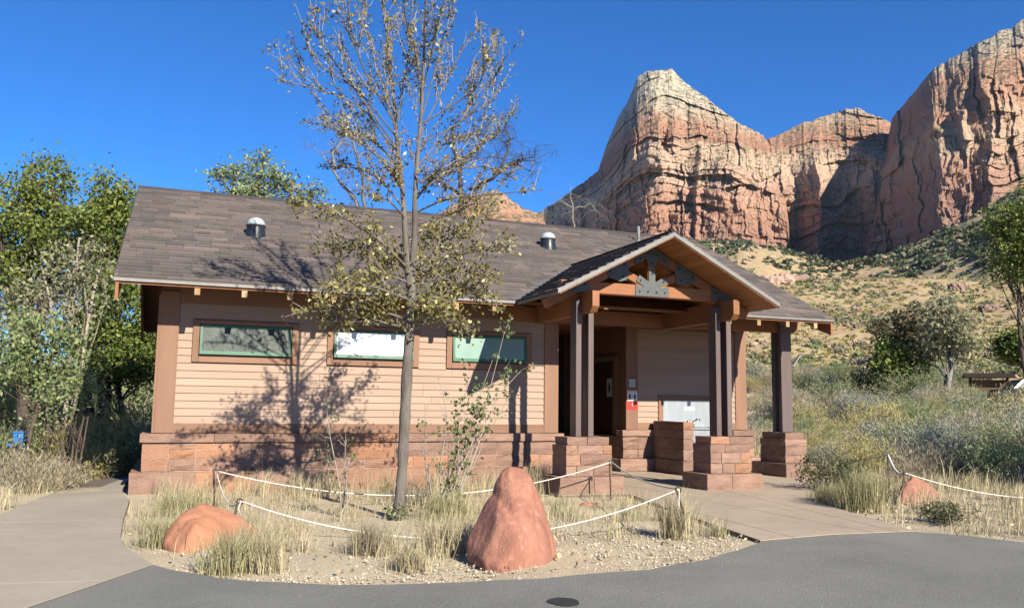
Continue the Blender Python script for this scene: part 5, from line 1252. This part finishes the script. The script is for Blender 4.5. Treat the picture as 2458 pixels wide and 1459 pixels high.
C = np.array(rand_in(300, 7.5, 11, -6.8, -3.2)); z = H(C[:, 0], C[:, 1]); V, F = leaves(np.stack([C[:, 0], C[:, 1], z+rng.uniform(-.01, .03, len(C))], 1), .05, .8); tag(mk('leaf_litter', V, F, m_litter), 'yellow fallen leaves on the verge right of the walk', 'leaves', kind='stuff')
C = np.array([(rng.uniform(-.5, 9), rng.uniform(-9, -5.6)) for _ in range(160)]); C = C[inpoly(C[:, 0], C[:, 1], ASPH)]
V, F = leaves(np.stack([C[:, 0], C[:, 1], np.full(len(C), .012)], 1), .022, .7); V[:, 2] = .009+.004*rng.random(len(V)); tag(mk('road_litter', V, F, m_litter), 'tiny leaf flecks on the asphalt', 'leaves', kind='stuff')

# ---- hillside scrub, rocks and talus trees
def far_scrub(name, label, n, pxr, dr, size, leaf, per, m_, dens=None, cat='scrub'):
    d = np.exp(rng.uniform(math.log(dr[0]), math.log(dr[1]), n*3)); a = np.array([azt(p, 900)[0] for p in np.linspace(*pxr, 60)]); a = a[rng.integers(0, 60, n*3)]+rng.uniform(-.008, .008, n*3)
    x = CAM[0]+d*np.sin(a); y = CAM[1]+d*np.cos(a)
    if dens is not None: k = rng.random(n*3) < dens(x, y, d, a); x, y, d = x[k][:n], y[k][:n], d[k][:n]
    else: x, y, d = x[:n], y[:n], d[:n]
    z = H(x, y); n = len(x); s = size*rng.uniform(.5, 1.5, n)
    dd = unit(n*per).reshape(n, per, 3); dd[:, :, 2] = np.abs(dd[:, :, 2])*.8
    P = np.stack([x, y, z-.1], 1)[:, None]+dd*s[:, None, None]*rng.uniform(.5, 1, (n, per, 1))
    V, F = leaves(P.reshape(-1, 3), leaf*np.repeat(s, per), .7); return tag(mk(name, V, F, m_), label, cat, kind='stuff')
cl = lambda x, y, d, a: sm(.55+1.2*fbm(x/14, y/14, 0, 3, 71))
far_scrub('hillside_scrub', 'grey sagebrush dots over the tan hillside', 1500, (1640, 2700), (72, 200), .5, .75, 26, m_hscrub, cl)
far_scrub('hillside_scrub', 'straw grass tussocks over the tan hillside', 5200, (1640, 2700), (72, 200), .32, .9, 14, m_rabbit)
far_scrub('hillside_scrub', 'olive shrubs over the tan hillside', 220, (1640, 2700), (76, 200), .7, .7, 30, m_sageg, cl)
far_scrub('talus_junipers', 'dark green junipers on the slopes below the cliffs', 2700, (1600, 2760), (420, 1400), 4.2, .75, 26, m_juniper, lambda x, y, d, a: sm(.45+1.5*fbm(x/80, y/80, 0, 3, 88)+.3*(a > .8))*sm((d-380)/350), 'trees')
far_scrub('talus_shrubs', 'olive shrubs on the slopes below the cliffs', 2400, (1600, 2760), (320, 1200), 2.0, .8, 18, m_sageg, None)
def rocks(name, label, n, pxr, dr, size, m_):
    d = rng.uniform(*dr, n); px = rng.uniform(*pxr, n); P = np.array([at(p, q) for p, q in zip(px, d)]); s = size*np.clip(rng.lognormal(0, .5, n), .3, 2.0)
    base = np.array([(1, .2, -.1), (-1, -.1, -.1), (.1, .8, -.1), (-.1, -.8, -.1), (.4, .3, .5), (-.4, -.1, .6), (.3, -.5, .45), (-.5, .5, .4)])
    bm = bmesh.new(); [bm.verts.new(b) for b in base]; bmesh.ops.convex_hull(bm, input=bm.verts[:]); bm.verts.index_update(); bmesh.ops.triangulate(bm, faces=bm.faces[:]); Fb = np.array([[v.index for v in f.verts] for f in bm.faces]); bm.free()
    a = rng.uniform(0, 6.28, n); rot_ = np.stack([np.stack([np.cos(a), -np.sin(a)], -1), np.stack([np.sin(a), np.cos(a)], -1)], 1)
    V = base[None]*rng.uniform(.7, 1.3, (n, 8, 1))*s[:, None, None]; V[:, :, :2] = np.einsum('nij,nkj->nki', rot_, V[:, :, :2]); V += P[:, None]
    return tag(mk(name, V.reshape(-1, 3), (Fb[None]+8*np.arange(n)[:, None, None]).reshape(-1, 3), m_), label, 'rocks', kind='stuff')
m_hrock = mat('hillside_rock', (.30, .19, .14), (.36, .26, .2), .6, rnd=.25, rough=.95)
rocks('hillside_rocks', 'reddish stones scattered over the hillside', 420, (1640, 2700), (80, 185), .35, m_hrock)
rocks('talus_rocks', 'red rock rubble below the cliffs', 700, (1600, 2700), (420, 1200), 2.6, m_hrock)
def big_rock(label, px, d, s, seed):
    p = at(px, d); P = [tuple(p+np.array(q)*s) for q in ((-1.2, 0, -.3), (1.2, .2, -.3), (0, -.8, -.3), (0, .9, -.3), (-.9, -.4, .3), (.8, -.5, .5), (1.0, .4, .4), (-.6, .5, .5), (.2, 0, .6))]
    boulder('hillside_boulder', label, P, m_hrock, 'boulder', seed, 3, .5*s, flat=True)
big_rock('large flat reddish slab high on the hillside at the right', 2385, 138, 1.5, 61); big_rock('dark boulder ledge near the hill crest at the right', 2310, 165, 1.8, 64); big_rock('dark rock on the hillside left of the slab', 2060, 105, .9, 67)
for k, px in enumerate((1862, 1885, 1905, 1930, 1955, 1985)):
    big_rock(['leftmost block of the red outcrop beside the roof edge', 'second block of the red outcrop beside the roof edge', 'tall block in the middle of the red outcrop', 'fourth block of the red outcrop from the roof', 'low block of the red outcrop on the hill crest', 'rightmost block of the red outcrop on the hill crest'][k], px, 172+3*k, [3.0, 3.2, 3.4, 2.6, 2.4, 2.2][k], 70+k)

# ------------------------------------------------------------------ thin air between here and the cliffs
hz = bpy.data.materials.new('thin_haze'); hz.use_nodes = True; T = hz.node_tree; T.nodes.remove(T.nodes['Principled BSDF'])
pv = T.nodes.new('ShaderNodeVolumePrincipled'); pv.inputs['Color'].default_value = (.62, .80, 1, 1); pv.inputs['Density'].default_value = .00002; pv.inputs['Anisotropy'].default_value = .2
T.links.new(pv.outputs[0], T.nodes['Material Output'].inputs['Volume'])
tag(MB().box(-6500, 6500, -6500, 6500, -8, 760).build('haze', hz), kind='stuff')
